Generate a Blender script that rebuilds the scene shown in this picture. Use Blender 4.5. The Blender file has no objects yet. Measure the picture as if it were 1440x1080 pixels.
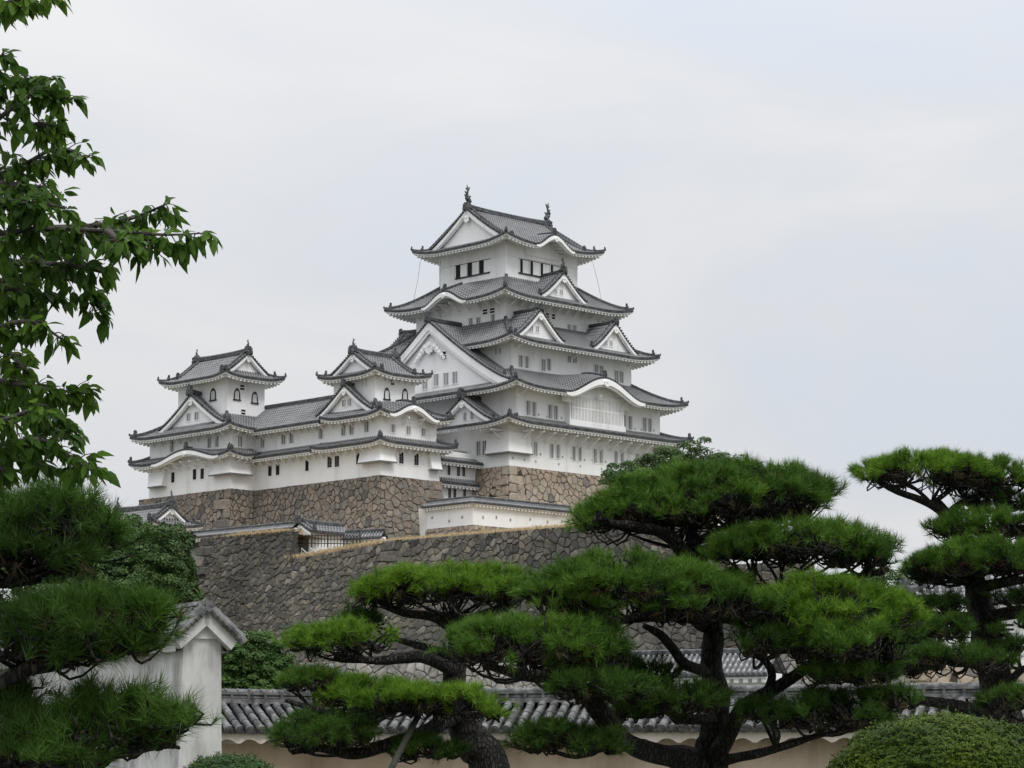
import bpy, math, random
import numpy as np
from mathutils import Vector, Matrix, noise

# ------------------------------------------------------------------ camera, sky, sun, exposure
sc = bpy.context.scene
COL = sc.collection
FPX = 3530.0                                   # focal length in pixels of the 1440 px wide photograph
PITCH = math.atan(540/3530.0)
EYE = 1.6
cam_data = bpy.data.cameras.new("camera")
cam = bpy.data.objects.new("camera", cam_data)
COL.objects.link(cam)
cam.location = (0, 0, EYE)
cam.rotation_euler = (math.pi/2+PITCH, 0, 0)
cam_data.sensor_fit = 'HORIZONTAL'
cam_data.sensor_width = 36
cam_data.lens = 36*FPX/1440
cam_data.clip_start = 0.5
cam_data.clip_end = 20000
sc.camera = cam

SUN_EL, SUN_AZ = math.radians(52), math.radians(150)   # azimuth from +Y (away from the camera) clockwise
world = bpy.data.worlds.new("World")
sc.world = world
world.use_nodes = True
wn, wl = world.node_tree.nodes, world.node_tree.links
wn.clear()
def N(t, tree=wn, **kw):
    n = tree.new(t)
    for k, v in kw.items(): setattr(n, k, v)
    return n
out = N('ShaderNodeOutputWorld'); bg = N('ShaderNodeBackground'); bg.inputs['Strength'].default_value = 0.1
sky = N('ShaderNodeTexSky'); sky.sky_type = 'NISHITA'; sky.sun_disc = False
sky.sun_elevation = SUN_EL; sky.sun_rotation = SUN_AZ; sky.dust_density = 3
tc = N('ShaderNodeTexCoord')
sep = N('ShaderNodeSeparateXYZ'); wl.new(tc.outputs['Generated'], sep.inputs[0])
mx = N('ShaderNodeMath', operation='MAXIMUM'); mx.inputs[1].default_value = 0; wl.new(sep.outputs['Z'], mx.inputs[0])
ramp = N('ShaderNodeMapRange'); ramp.inputs['From Max'].default_value = 1.0        # overcast sky: zenith brighter than horizon
ramp.inputs['To Min'].default_value = 6.15; ramp.inputs['To Max'].default_value = 25.0
pw = N('ShaderNodeMath', operation='POWER'); pw.inputs[1].default_value = 2.3; wl.new(mx.outputs[0], pw.inputs[0]); wl.new(pw.outputs[0], ramp.inputs['Value'])
mp = N('ShaderNodeMapping'); mp.inputs['Scale'].default_value = (5.0, 5.0, 13.0); mp.inputs['Location'].default_value = (1.7, 0.4, 0.3)
wl.new(tc.outputs['Generated'], mp.inputs[0])
nz = N('ShaderNodeTexNoise'); nz.inputs['Scale'].default_value = 0.9; nz.inputs['Detail'].default_value = 5; nz.inputs['Roughness'].default_value = 0.5
nz.inputs['Distortion'].default_value = 0.6
wl.new(mp.outputs[0], nz.inputs['Vector'])
cr = N('ShaderNodeValToRGB')
cr.color_ramp.elements[0].position = 0.30; cr.color_ramp.elements[0].color = (0.88, 0.955, 1.06, 1)
cr.color_ramp.elements[1].position = 0.68; cr.color_ramp.elements[1].color = (1.05, 1.05, 1.06, 1)
e = cr.color_ramp.elements.new(0.5); e.color = (0.96, 0.98, 1.02, 1)
wl.new(nz.outputs['Fac'], cr.inputs['Fac'])
ml = N('ShaderNodeVectorMath', operation='SCALE'); wl.new(cr.outputs['Color'], ml.inputs[0]); wl.new(ramp.outputs[0], ml.inputs['Scale'])
mixs = N('ShaderNodeMix', data_type='RGBA'); mixs.inputs['Factor'].default_value = 0.95
wl.new(sky.outputs['Color'], mixs.inputs['A']); wl.new(ml.outputs[0], mixs.inputs['B'])
wl.new(mixs.outputs['Result'], bg.inputs['Color']); wl.new(bg.outputs[0], out.inputs[0])

sun_d = bpy.data.lights.new("sun", 'SUN'); sun_d.energy = 1.1; sun_d.angle = math.radians(18); sun_d.color = (1, 0.97, 0.92)
sun = bpy.data.objects.new("sun", sun_d); COL.objects.link(sun)
sdir = Vector((math.sin(SUN_AZ)*math.cos(SUN_EL), math.cos(SUN_AZ)*math.cos(SUN_EL), math.sin(SUN_EL)))
sun.rotation_euler = sdir.to_track_quat('Z', 'Y').to_euler()
sc.view_settings.view_transform = 'Standard'; sc.view_settings.look = 'None'
sc.view_settings.exposure = 0.24; sc.view_settings.gamma = 1.0
sc.cycles.max_bounces = 5; sc.cycles.diffuse_bounces = 3; sc.cycles.glossy_bounces = 2; sc.cycles.transmission_bounces = 3
sc.cycles.transparent_max_bounces = 4

rng = np.random.default_rng(11)
random.seed(7)

# ------------------------------------------------------------------ geometry of the view
def ray(px, py):
    x = (px-720)/FPX; y = (540-py)/FPX; c, s = math.cos(PITCH), math.sin(PITCH)
    return np.array([x, c-y*s, s+y*c])
CAM = np.array([0, 0, EYE])
def at(px, py, D):
    r = ray(px, py); return CAM+r*(D/r[1])
AA = math.radians(45.4)
UU = np.array([math.sin(AA), math.cos(AA), 0]); VV = np.array([-math.cos(AA), math.sin(AA), 0])
P0 = at(715.6, 654, 300.0)                     # south-west corner of the keep, on its stone base
ROT = math.pi/2-AA
def toc(P): d = P-P0; return np.array([d@UU, d@VV, P[2]])
def onV(px, py, v): r = ray(px, py); return toc(CAM+r*(((P0+VV*v-CAM)@VV)/(r@VV)))
def onU(px, py, u): r = ray(px, py); return toc(CAM+r*(((P0+UU*u-CAM)@UU)/(r@UU)))
def fromc(u, v, z): p = P0+UU*u+VV*v; return Vector((p[0], p[1], z))

# ------------------------------------------------------------------ materials
def mat(name, rough=0.8):
    m = bpy.data.materials.new(name); m.use_nodes = True
    b = m.node_tree.nodes['Principled BSDF']; b.inputs['Roughness'].default_value = rough
    if 'Specular IOR Level' in b.inputs: b.inputs['Specular IOR Level'].default_value = 0.3
    return m, m.node_tree.nodes, m.node_tree.links, b
def noise_color(name, c1, c2, scale, rough=0.85, detail=6, c3=None, bump=0.0, stretch=None, p=(0.35, 0.7), coord='Object', bscale=None):
    m, n, l, b = mat(name, rough)
    t = n.new('ShaderNodeTexCoord'); src = t.outputs[coord]
    if stretch:
        k = n.new('ShaderNodeMapping'); k.inputs['Scale'].default_value = stretch; l.new(src, k.inputs[0]); src = k.outputs[0]
    z = n.new('ShaderNodeTexNoise'); z.inputs['Scale'].default_value = scale; z.inputs['Detail'].default_value = detail
    l.new(src, z.inputs['Vector'])
    r = n.new('ShaderNodeValToRGB'); r.color_ramp.elements[0].position = p[0]; r.color_ramp.elements[1].position = p[1]
    r.color_ramp.elements[0].color = (*c1, 1); r.color_ramp.elements[1].color = (*c2, 1)
    if c3: q = r.color_ramp.elements.new((p[0]+p[1])/2); q.color = (*c3, 1)
    l.new(z.outputs['Fac'], r.inputs['Fac']); l.new(r.outputs['Color'], b.inputs['Base Color'])
    if bump:
        z2 = z
        if bscale:
            z2 = n.new('ShaderNodeTexNoise'); z2.inputs['Scale'].default_value = bscale; z2.inputs['Detail'].default_value = 5; l.new(src, z2.inputs['Vector'])
        bm = n.new('ShaderNodeBump'); bm.inputs['Strength'].default_value = bump; bm.inputs['Distance'].default_value = 0.05
        l.new(z2.outputs['Fac'], bm.inputs['Height']); l.new(bm.outputs[0], b.inputs['Normal'])
    return m
def plain(name, c, rough=0.8):
    m, n, l, b = mat(name, rough); b.inputs['Base Color'].default_value = (*c, 1); return m

M_PLASTER = noise_color('white_plaster', (0.62, 0.62, 0.605), (0.82, 0.82, 0.82), 0.55, 0.9, 9, stretch=(1, 1, 0.28), p=(0.26, 0.56), c3=(.78, .78, .775))
M_SHADE = noise_color('aged_plaster', (0.60, 0.58, 0.54), (0.72, 0.71, 0.69), 0.6, 0.9, 6, p=(0.3, 0.6))
M_DARK = plain('dark_interior', (0.018, 0.018, 0.02), 0.9)
M_GLASS = plain('grey_shutter', (0.16, 0.16, 0.165), 0.8)
M_WOOD = plain('dark_timber', (0.035, 0.032, 0.03), 0.8)
M_ORN = noise_color('dark_ridge_tile', (0.034, 0.036, 0.039), (0.115, 0.118, 0.123), 3.0, 0.7)

def tile_mat(name, base, light, mort, row=0.31):
    m, n, l, b = mat(name, 0.62)
    uv = n.new('ShaderNodeUVMap'); sp = n.new('ShaderNodeSeparateXYZ'); l.new(uv.outputs[0], sp.inputs[0])
    d = n.new('ShaderNodeMath'); d.operation = 'DIVIDE'; d.inputs[1].default_value = row; l.new(sp.outputs['Y'], d.inputs[0])
    fr = n.new('ShaderNodeMath'); fr.operation = 'FRACT'; l.new(d.outputs[0], fr.inputs[0])
    lt0 = n.new('ShaderNodeMath'); lt0.operation = 'LESS_THAN'; lt0.inputs[1].default_value = 0.34; l.new(fr.outputs[0], lt0.inputs[0])
    fx = n.new('ShaderNodeMath'); fx.operation = 'FRACT'; l.new(sp.outputs['X'], fx.inputs[0])
    pp = n.new('ShaderNodeMath'); pp.operation = 'PINGPONG'; pp.inputs[1].default_value = 0.5; l.new(fx.outputs[0], pp.inputs[0])
    rib = n.new('ShaderNodeMath'); rib.operation = 'GREATER_THAN'; rib.inputs[1].default_value = 0.25; l.new(pp.outputs[0], rib.inputs[0])
    lt = n.new('ShaderNodeMath'); lt.operation = 'MULTIPLY'; l.new(lt0.outputs[0], lt.inputs[0]); l.new(rib.outputs[0], lt.inputs[1])
    t = n.new('ShaderNodeTexCoord')
    z = n.new('ShaderNodeTexNoise'); z.inputs['Scale'].default_value = 0.8; z.inputs['Detail'].default_value = 8; z.inputs['Roughness'].default_value = 0.75
    l.new(t.outputs['Object'], z.inputs['Vector'])
    r = n.new('ShaderNodeValToRGB'); r.color_ramp.elements[0].position = 0.33; r.color_ramp.elements[1].position = 0.7
    r.color_ramp.elements[0].color = (*base, 1); r.color_ramp.elements[1].color = (*light, 1)
    l.new(z.outputs['Fac'], r.inputs['Fac'])
    pan = n.new('ShaderNodeMath'); pan.operation = 'MULTIPLY_ADD'; pan.inputs[1].default_value = .62; pan.inputs[2].default_value = .42; l.new(rib.outputs[0], pan.inputs[0])   # trough shade between the cover tiles, painted in as darker pans
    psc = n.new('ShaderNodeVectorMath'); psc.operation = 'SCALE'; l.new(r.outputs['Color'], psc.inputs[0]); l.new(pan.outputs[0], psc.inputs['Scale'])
    mxn = n.new('ShaderNodeMix'); mxn.data_type = 'RGBA'; mxn.inputs['B'].default_value = (*mort, 1)
    f = n.new('ShaderNodeMath'); f.operation = 'MULTIPLY'; f.inputs[1].default_value = 0.6; l.new(lt.outputs[0], f.inputs[0])
    l.new(f.outputs[0], mxn.inputs['Factor']); l.new(psc.outputs[0], mxn.inputs['A']); l.new(mxn.outputs['Result'], b.inputs['Base Color'])
    return m
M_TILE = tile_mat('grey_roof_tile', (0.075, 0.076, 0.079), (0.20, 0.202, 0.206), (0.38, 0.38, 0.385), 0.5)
M_TILE_F = noise_color('weathered_front_tile', (0.04, 0.04, 0.042), (0.19, 0.19, 0.187), 5.0, 0.6, 9, bump=0.2, p=(0.36, 0.72))

M_PAN = noise_color('shaded_pan_tile', (0.015, 0.015, 0.015), (0.06, 0.06, 0.058), 5.0, 0.8, 8)  # near-black pans: the shadow between round cover tiles is put into the colour
def stone_mat(name, cols, joint_noise=2.0, mottled=0.5, patch=None):
    m, n, l, b = mat(name, 0.9)
    g = n.new('ShaderNodeNewGeometry')
    r = n.new('ShaderNodeValToRGB'); r.color_ramp.interpolation = 'LINEAR'
    els = r.color_ramp.elements
    for i, c in enumerate(cols):
        p = i/(len(cols)-1)
        q = els[0] if i == 0 else els[len(els)-1] if i == len(cols)-1 else els.new(p)
        q.position = p; q.color = (*c, 1)
    l.new(g.outputs['Random Per Island'], r.inputs['Fac'])
    t = n.new('ShaderNodeTexCoord')
    z = n.new('ShaderNodeTexNoise'); z.inputs['Scale'].default_value = joint_noise; z.inputs['Detail'].default_value = 9; z.inputs['Roughness'].default_value = 0.7
    l.new(t.outputs['Object'], z.inputs['Vector'])
    mr = n.new('ShaderNodeMapRange'); mr.inputs['From Min'].default_value = 0.3; mr.inputs['From Max'].default_value = 0.7
    mr.inputs['To Min'].default_value = 1-mottled; mr.inputs['To Max'].default_value = 1+mottled*0.6; l.new(z.outputs['Fac'], mr.inputs['Value'])
    sc_ = n.new('ShaderNodeVectorMath'); sc_.operation = 'SCALE'; l.new(r.outputs['Color'], sc_.inputs[0]); l.new(mr.outputs[0], sc_.inputs['Scale'])
    last = sc_.outputs[0]
    if patch:                                      # lichen and damp stains with a shape of their own
        z2 = n.new('ShaderNodeTexNoise'); z2.inputs['Scale'].default_value = patch[1]; z2.inputs['Detail'].default_value = 7
        l.new(t.outputs['Object'], z2.inputs['Vector'])
        m2 = n.new('ShaderNodeMapRange'); m2.inputs['From Min'].default_value = 0.45; m2.inputs['From Max'].default_value = 0.62
        m2.inputs['To Max'].default_value = patch[2]; l.new(z2.outputs['Fac'], m2.inputs['Value'])
        mm = n.new('ShaderNodeMix'); mm.data_type = 'RGBA'; mm.inputs['B'].default_value = (*patch[0], 1)
        l.new(m2.outputs[0], mm.inputs['Factor']); l.new(last, mm.inputs['A']); last = mm.outputs['Result']
    l.new(last, b.inputs['Base Color'])
    bm = n.new('ShaderNodeBump'); bm.inputs['Strength'].default_value = 0.5; bm.inputs['Distance'].default_value = 0.08
    l.new(z.outputs['Fac'], bm.inputs['Height']); l.new(bm.outputs[0], b.inputs['Normal'])
    return m
M_STONE = stone_mat('tan_stone', [(0.260, 0.216, 0.162), (0.331, 0.264, 0.196), (0.318, 0.276, 0.220), (0.415, 0.345, 0.267), (0.348, 0.274, 0.211), (0.309, 0.271, 0.215), (0.346, 0.300, 0.240), (0.282, 0.244, 0.198), (0.322, 0.259, 0.196), (0.308, 0.266, 0.210), (0.141, 0.134, 0.123)], 1.6, 0.35)
M_STONE_B = stone_mat('brown_stone', [(0.201, 0.175, 0.141), (0.172, 0.158, 0.136), (0.227, 0.201, 0.167), (0.260, 0.212, 0.166), (0.206, 0.169, 0.141), (0.187, 0.167, 0.145), (0.218, 0.192, 0.157), (0.245, 0.196, 0.156), (0.179, 0.160, 0.135), (0.202, 0.175, 0.144), (0.094, 0.091, 0.088)], 1.6, 0.4)
M_STONE_G = stone_mat('grey_stone', [(0.093, 0.087, 0.074), (0.136, 0.123, 0.102), (0.074, 0.071, 0.064), (0.185, 0.160, 0.117), (0.105, 0.099, 0.086), (0.061, 0.059, 0.055), (0.147, 0.133, 0.105), (0.117, 0.109, 0.093), (0.247, 0.222, 0.185)], 2.2, 0.65, patch=((0.045, 0.045, 0.042), 0.09, 0.6))
M_STONE_L = stone_mat('pale_stone', [(0.22, 0.21, 0.19), (0.30, 0.28, 0.25), (0.18, 0.17, 0.16), (0.36, 0.34, 0.31)], 2.2, 0.5)
M_GAP = plain('dark_joint_earth', (0.05, 0.045, 0.038), 0.95)

def leaf_mat(name, cols, trans=0.25, rough=0.55, nscale=1.7):
    m = bpy.data.materials.new(name); m.use_nodes = True
    n, l = m.node_tree.nodes, m.node_tree.links
    b = n['Principled BSDF']; b.inputs['Roughness'].default_value = rough; b.inputs['Specular IOR Level'].default_value = 0.12
    o = n['Material Output']
    g = n.new('ShaderNodeNewGeometry'); t = n.new('ShaderNodeTexCoord')
    z = n.new('ShaderNodeTexNoise'); z.inputs['Scale'].default_value = nscale; z.inputs['Detail'].default_value = 3; l.new(t.outputs['Object'], z.inputs['Vector'])
    a = n.new('ShaderNodeMath'); a.operation = 'MULTIPLY_ADD'; a.inputs[1].default_value = 0.42; l.new(g.outputs['Random Per Island'], a.inputs[0])
    mr = n.new('ShaderNodeMapRange'); mr.inputs['From Min'].default_value = 0.3; mr.inputs['From Max'].default_value = 0.7; mr.inputs['To Max'].default_value = 0.55
    l.new(z.outputs['Fac'], mr.inputs['Value']); l.new(mr.outputs[0], a.inputs[2])
    r = n.new('ShaderNodeValToRGB'); els = r.color_ramp.elements
    for i, c in enumerate(cols):
        p = i/(len(cols)-1); q = els[0] if i == 0 else els[len(els)-1] if i == len(cols)-1 else els.new(p); q.position = p; q.color = (*c, 1)
    l.new(a.outputs[0], r.inputs['Fac']); l.new(r.outputs['Color'], b.inputs['Base Color'])
    if trans:
        tr = n.new('ShaderNodeBsdfTranslucent'); l.new(r.outputs['Color'], tr.inputs['Color'])
        ms = n.new('ShaderNodeMixShader'); ms.inputs[0].default_value = trans
        l.new(b.outputs[0], ms.inputs[1]); l.new(tr.outputs[0], ms.inputs[2]); l.new(ms.outputs[0], o.inputs['Surface'])
    return m
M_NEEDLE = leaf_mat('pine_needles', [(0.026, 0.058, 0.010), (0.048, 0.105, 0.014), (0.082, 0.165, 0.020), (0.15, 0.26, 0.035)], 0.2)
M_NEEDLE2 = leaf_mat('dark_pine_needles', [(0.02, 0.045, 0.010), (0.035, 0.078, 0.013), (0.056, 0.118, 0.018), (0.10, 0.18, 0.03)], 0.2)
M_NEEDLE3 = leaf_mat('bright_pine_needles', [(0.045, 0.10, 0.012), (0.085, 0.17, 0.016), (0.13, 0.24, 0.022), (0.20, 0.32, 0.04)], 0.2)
M_DEADN = leaf_mat('brown_pine_needles', [(0.05, 0.04, 0.02), (0.09, 0.07, 0.03), (0.07, 0.08, 0.03)], 0.1)
M_CHERRY = leaf_mat('cherry_leaves', [(0.022, 0.05, 0.010), (0.042, 0.094, 0.014), (0.078, 0.155, 0.022), (0.15, 0.25, 0.035)], 0.5, 0.42, 2.5)
M_EVER = leaf_mat('evergreen_leaves', [(0.028, 0.055, 0.021), (0.048, 0.088, 0.030), (0.075, 0.122, 0.038), (0.105, 0.158, 0.048)], 0.1, 0.6, 0.3)
M_ROUND = leaf_mat('round_tree_leaves', [(0.022, 0.05, 0.016), (0.04, 0.085, 0.022), (0.07, 0.125, 0.032), (0.10, 0.16, 0.045)], 0.1, 0.6, 0.8)
M_BUSH = leaf_mat('azalea_leaves', [(0.014, 0.034, 0.004), (0.034, 0.066, 0.005), (0.062, 0.10, 0.006), (0.10, 0.14, 0.008)], 0.15, 0.5, 2.5)
def bark_mat(name, crack, plate, scale):
    m, n, l, b = mat(name, 0.95); t = n.new('ShaderNodeTexCoord'); k = n.new('ShaderNodeMapping'); k.inputs['Scale'].default_value = (1, 1, .38); l.new(t.outputs['Object'], k.inputs[0])
    z = n.new('ShaderNodeTexNoise'); z.inputs['Scale'].default_value = 6; z.inputs['Detail'].default_value = 6; l.new(k.outputs[0], z.inputs['Vector'])
    ad = n.new('ShaderNodeMixRGB'); ad.blend_type = 'ADD'; ad.inputs[0].default_value = .12; l.new(k.outputs[0], ad.inputs[1]); l.new(z.outputs['Color'], ad.inputs[2])
    v = n.new('ShaderNodeTexVoronoi'); v.feature = 'DISTANCE_TO_EDGE'; v.inputs['Scale'].default_value = scale; l.new(ad.outputs[0], v.inputs['Vector'])
    r = n.new('ShaderNodeValToRGB'); r.color_ramp.elements[0].position = 0.02; r.color_ramp.elements[1].position = 0.22; r.color_ramp.elements[0].color = (*crack, 1); r.color_ramp.elements[1].color = (*plate, 1); l.new(v.outputs['Distance'], r.inputs['Fac'])
    mr = n.new('ShaderNodeMapRange'); mr.inputs['From Min'].default_value = .3; mr.inputs['From Max'].default_value = .7; mr.inputs['To Min'].default_value = .5; mr.inputs['To Max'].default_value = 1.5; l.new(z.outputs['Fac'], mr.inputs['Value'])
    s_ = n.new('ShaderNodeVectorMath'); s_.operation = 'SCALE'; l.new(r.outputs['Color'], s_.inputs[0]); l.new(mr.outputs[0], s_.inputs['Scale']); l.new(s_.outputs[0], b.inputs['Base Color'])
    a2 = n.new('ShaderNodeMath'); a2.operation = 'MULTIPLY_ADD'; a2.inputs[1].default_value = .35; l.new(z.outputs['Fac'], a2.inputs[0]); l.new(r.outputs['Alpha'], a2.inputs[2])
    m2 = n.new('ShaderNodeMath'); m2.operation = 'MINIMUM'; m2.inputs[1].default_value = .22; l.new(v.outputs['Distance'], m2.inputs[0])
    a3 = n.new('ShaderNodeMath'); a3.operation = 'MULTIPLY_ADD'; a3.inputs[1].default_value = 3.5; l.new(m2.outputs[0], a3.inputs[0]); l.new(z.outputs['Fac'], a3.inputs[2])
    bm = n.new('ShaderNodeBump'); bm.inputs['Strength'].default_value = 1.0; bm.inputs['Distance'].default_value = .05; l.new(a3.outputs[0], bm.inputs['Height']); l.new(bm.outputs[0], b.inputs['Normal'])
    return m
M_BARK = bark_mat('pine_bark', (0.006, 0.0055, 0.005), (0.036, 0.032, 0.028), 25)
M_BARK2 = noise_color('grey_bark', (0.03, 0.026, 0.022), (0.09, 0.08, 0.07), 14, 0.95, 6, bump=0.5)
M_GRASS_DRY = leaf_mat('dry_grass', [(0.38, 0.29, 0.16), (0.48, 0.37, 0.22), (0.56, 0.45, 0.28), (0.62, 0.51, 0.34)], 0.1, 0.9)
M_EARTH = noise_color('dry_earth', (0.20, 0.15, 0.08), (0.34, 0.26, 0.14), 0.7, 0.95)
M_GROUND = noise_color('grass_ground', (0.09, 0.10, 0.07), (0.16, 0.155, 0.12), 0.3, 0.95)
M_OLDWALL = None

# ------------------------------------------------------------------ mesh builder
class MB:
    def __init__(s): s.v = []; s.f = []; s.m = []; s.uv = []
    def add(s, p, uv=(0, 0)): s.v.append((p[0], p[1], p[2])); s.uv.append(uv); return len(s.v)-1
    def face(s, idx, m=0): s.f.append(tuple(idx)); s.m.append(m)
    def poly(s, pts, m=0): s.face([s.add(p) for p in pts], m)
    def box(s, a, b, m=0):
        x0, y0, z0 = a; x1, y1, z1 = b
        i = [s.add(p) for p in ((x0, y0, z0), (x1, y0, z0), (x1, y1, z0), (x0, y1, z0), (x0, y0, z1), (x1, y0, z1), (x1, y1, z1), (x0, y1, z1))]
        for q in ((3, 2, 1, 0), (4, 5, 6, 7), (0, 1, 5, 4), (1, 2, 6, 5), (2, 3, 7, 6), (3, 0, 4, 7)): s.face([i[k] for k in q], m)
    def hexa(s, P, m=0):                              # 8 points: bottom ring then top ring
        i = [s.add(p) for p in P]
        for q in ((3, 2, 1, 0), (4, 5, 6, 7), (0, 1, 5, 4), (1, 2, 6, 5), (2, 3, 7, 6), (3, 0, 4, 7)): s.face([i[k] for k in q], m)
    def sweep(s, pts, w, h, m=0, peak=0.75):          # ridge bar along pts (points are at its base)
        rings = []
        n = len(pts)
        for k, p in enumerate(pts):
            a = Vector(pts[max(0, k-1)]); b = Vector(pts[min(n-1, k+1)]); d = (b-a); d.z = 0
            if d.length < 1e-6: d = Vector((1, 0, 0))
            d.normalize(); q = Vector((-d.y, d.x, 0)); p = Vector(p)
            rings.append([s.add(p+q*(w/2)), s.add(p+q*(w/2)+Vector((0, 0, h*peak))), s.add(p+Vector((0, 0, h))), s.add(p-q*(w/2)+Vector((0, 0, h*peak))), s.add(p-q*(w/2))])
        for k in range(n-1):
            for j in range(4): s.face((rings[k][j], rings[k+1][j], rings[k+1][j+1], rings[k][j+1]), m)
        s.face(rings[0], m); s.face(rings[-1][::-1], m)
    def tube(s, pts, rad, seg=8, m=0, rough=0.0, cap=True):
        rings = []; n = len(pts); pts = [Vector(p) for p in pts]
        ref = Vector((0.31, 0.2, 0.93))
        for k in range(n):
            d = (pts[min(n-1, k+1)]-pts[max(0, k-1)])
            if d.length < 1e-9: d = Vector((0, 0, 1))
            d.normalize(); a = d.cross(ref)
            if a.length < 0.1: a = d.cross(Vector((1, 0, 0)))
            a.normalize(); b = d.cross(a); r = []
            for j in range(seg):
                t = 2*math.pi*j/seg
                rr = rad[k]
                if rough: rr *= 1+rough*(noise.noise(pts[k]*3.1+Vector((math.cos(t)*1.7, math.sin(t)*1.7, 0))))
                r.append(s.add(pts[k]+(a*math.cos(t)+b*math.sin(t))*rr))
            rings.append(r)
        for k in range(n-1):
            for j in range(seg): s.face((rings[k][j], rings[k][(j+1) % seg], rings[k+1][(j+1) % seg], rings[k+1][j]), m)
        if cap: s.face(rings[0][::-1], m); s.face(rings[-1], m)
    def extrude_outline(s, outline, O, ex, ez, ey, t, m=0):  # 2D outline in (ex,ez) at O, thickness t along ey
        O, ex, ez, ey = Vector(O), Vector(ex), Vector(ez), Vector(ey)
        a = [s.add(O+ex*x+ez*z) for x, z in outline]; b = [s.add(O+ex*x+ez*z+ey*t) for x, z in outline]
        s.face(a, m); s.face(b[::-1], m); n = len(a)
        for k in range(n): s.face((a[k], b[k], b[(k+1) % n], a[(k+1) % n]), m)
    def mesh(s, name, mats, off=(0, 0, 0), smooth=False):
        me = bpy.data.meshes.new(name)
        V = np.array(s.v, dtype=np.float64).reshape(-1, 3)-np.array(off)
        me.from_pydata(V.tolist(), [], s.f)
        for m in mats: me.materials.append(m)
        if len(mats) > 1: me.polygons.foreach_set('material_index', np.array(s.m, dtype=np.int32))
        uvl = me.uv_layers.new(name='UVMap')
        li = np.empty(len(me.loops), dtype=np.int32); me.loops.foreach_get('vertex_index', li)
        uvl.data.foreach_set('uv', np.array(s.uv, dtype=np.float32)[li].ravel())
        if smooth: me.polygons.foreach_set('use_smooth', np.ones(len(me.polygons), dtype=bool))
        me.update(); return me
    def build(s, name, mats, parent=None, off=(0, 0, 0), smooth=False):
        if not isinstance(mats, (list, tuple)): mats = [mats]
        return link(name, s.mesh(name, mats, off, smooth), parent)
def link(name, me, parent=None, loc=None, rz=0):
    o = bpy.data.objects.new(name, me); COL.objects.link(o)
    if parent: o.parent = parent
    if loc is not None: o.location = loc
    if rz: o.rotation_euler = (0, 0, rz)
    return o
def array_mesh(name, V, T, m):                       # fast triangle mesh
    me = bpy.data.meshes.new(name); V = np.asarray(V, np.float32).reshape(-1, 3); T = np.asarray(T, np.int32).reshape(-1, 3)
    me.vertices.add(len(V)); me.vertices.foreach_set('co', V.ravel())
    me.loops.add(T.size); me.loops.foreach_set('vertex_index', T.ravel())
    me.polygons.add(len(T)); me.polygons.foreach_set('loop_start', np.arange(0, T.size, 3, dtype=np.int32))
    try: me.polygons.foreach_set('loop_total', np.full(len(T), 3, np.int32))
    except Exception: pass
    me.materials.append(m); me.update(calc_edges=True); return me
def tag(o, label=None, cat=None, group=None, kind=None):
    for k, v in (('label', label), ('category', cat), ('group', group), ('kind', kind)):
        if v: o[k] = v
    return o
def thing(name, label, cat, loc=(0, 0, 0), rz=0, group=None):
    o = bpy.data.objects.new(name, None); COL.objects.link(o); o.location = loc; o.rotation_euler = (0, 0, rz)
    o.empty_display_size = 0.5
    return tag(o, label, cat, group)
class CThing:                                         # a thing standing in the castle's own grid (u east, v north, z up)
    def __init__(s, name, label, cat, u, v, z, group=None):
        s.off = (u, v, z); s.root = thing(name, label, cat, fromc(u, v, z), ROT, group)
    def part(s, mb, name, mats, parent=None, smooth=False): return mb.build(name, mats, parent or s.root, s.off, smooth)
    def put(s, name, me, u, v, z, rz=0, parent=None):
        return link(name, me, parent or s.root, (u-s.off[0], v-s.off[1], z-s.off[2]), rz)
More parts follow.
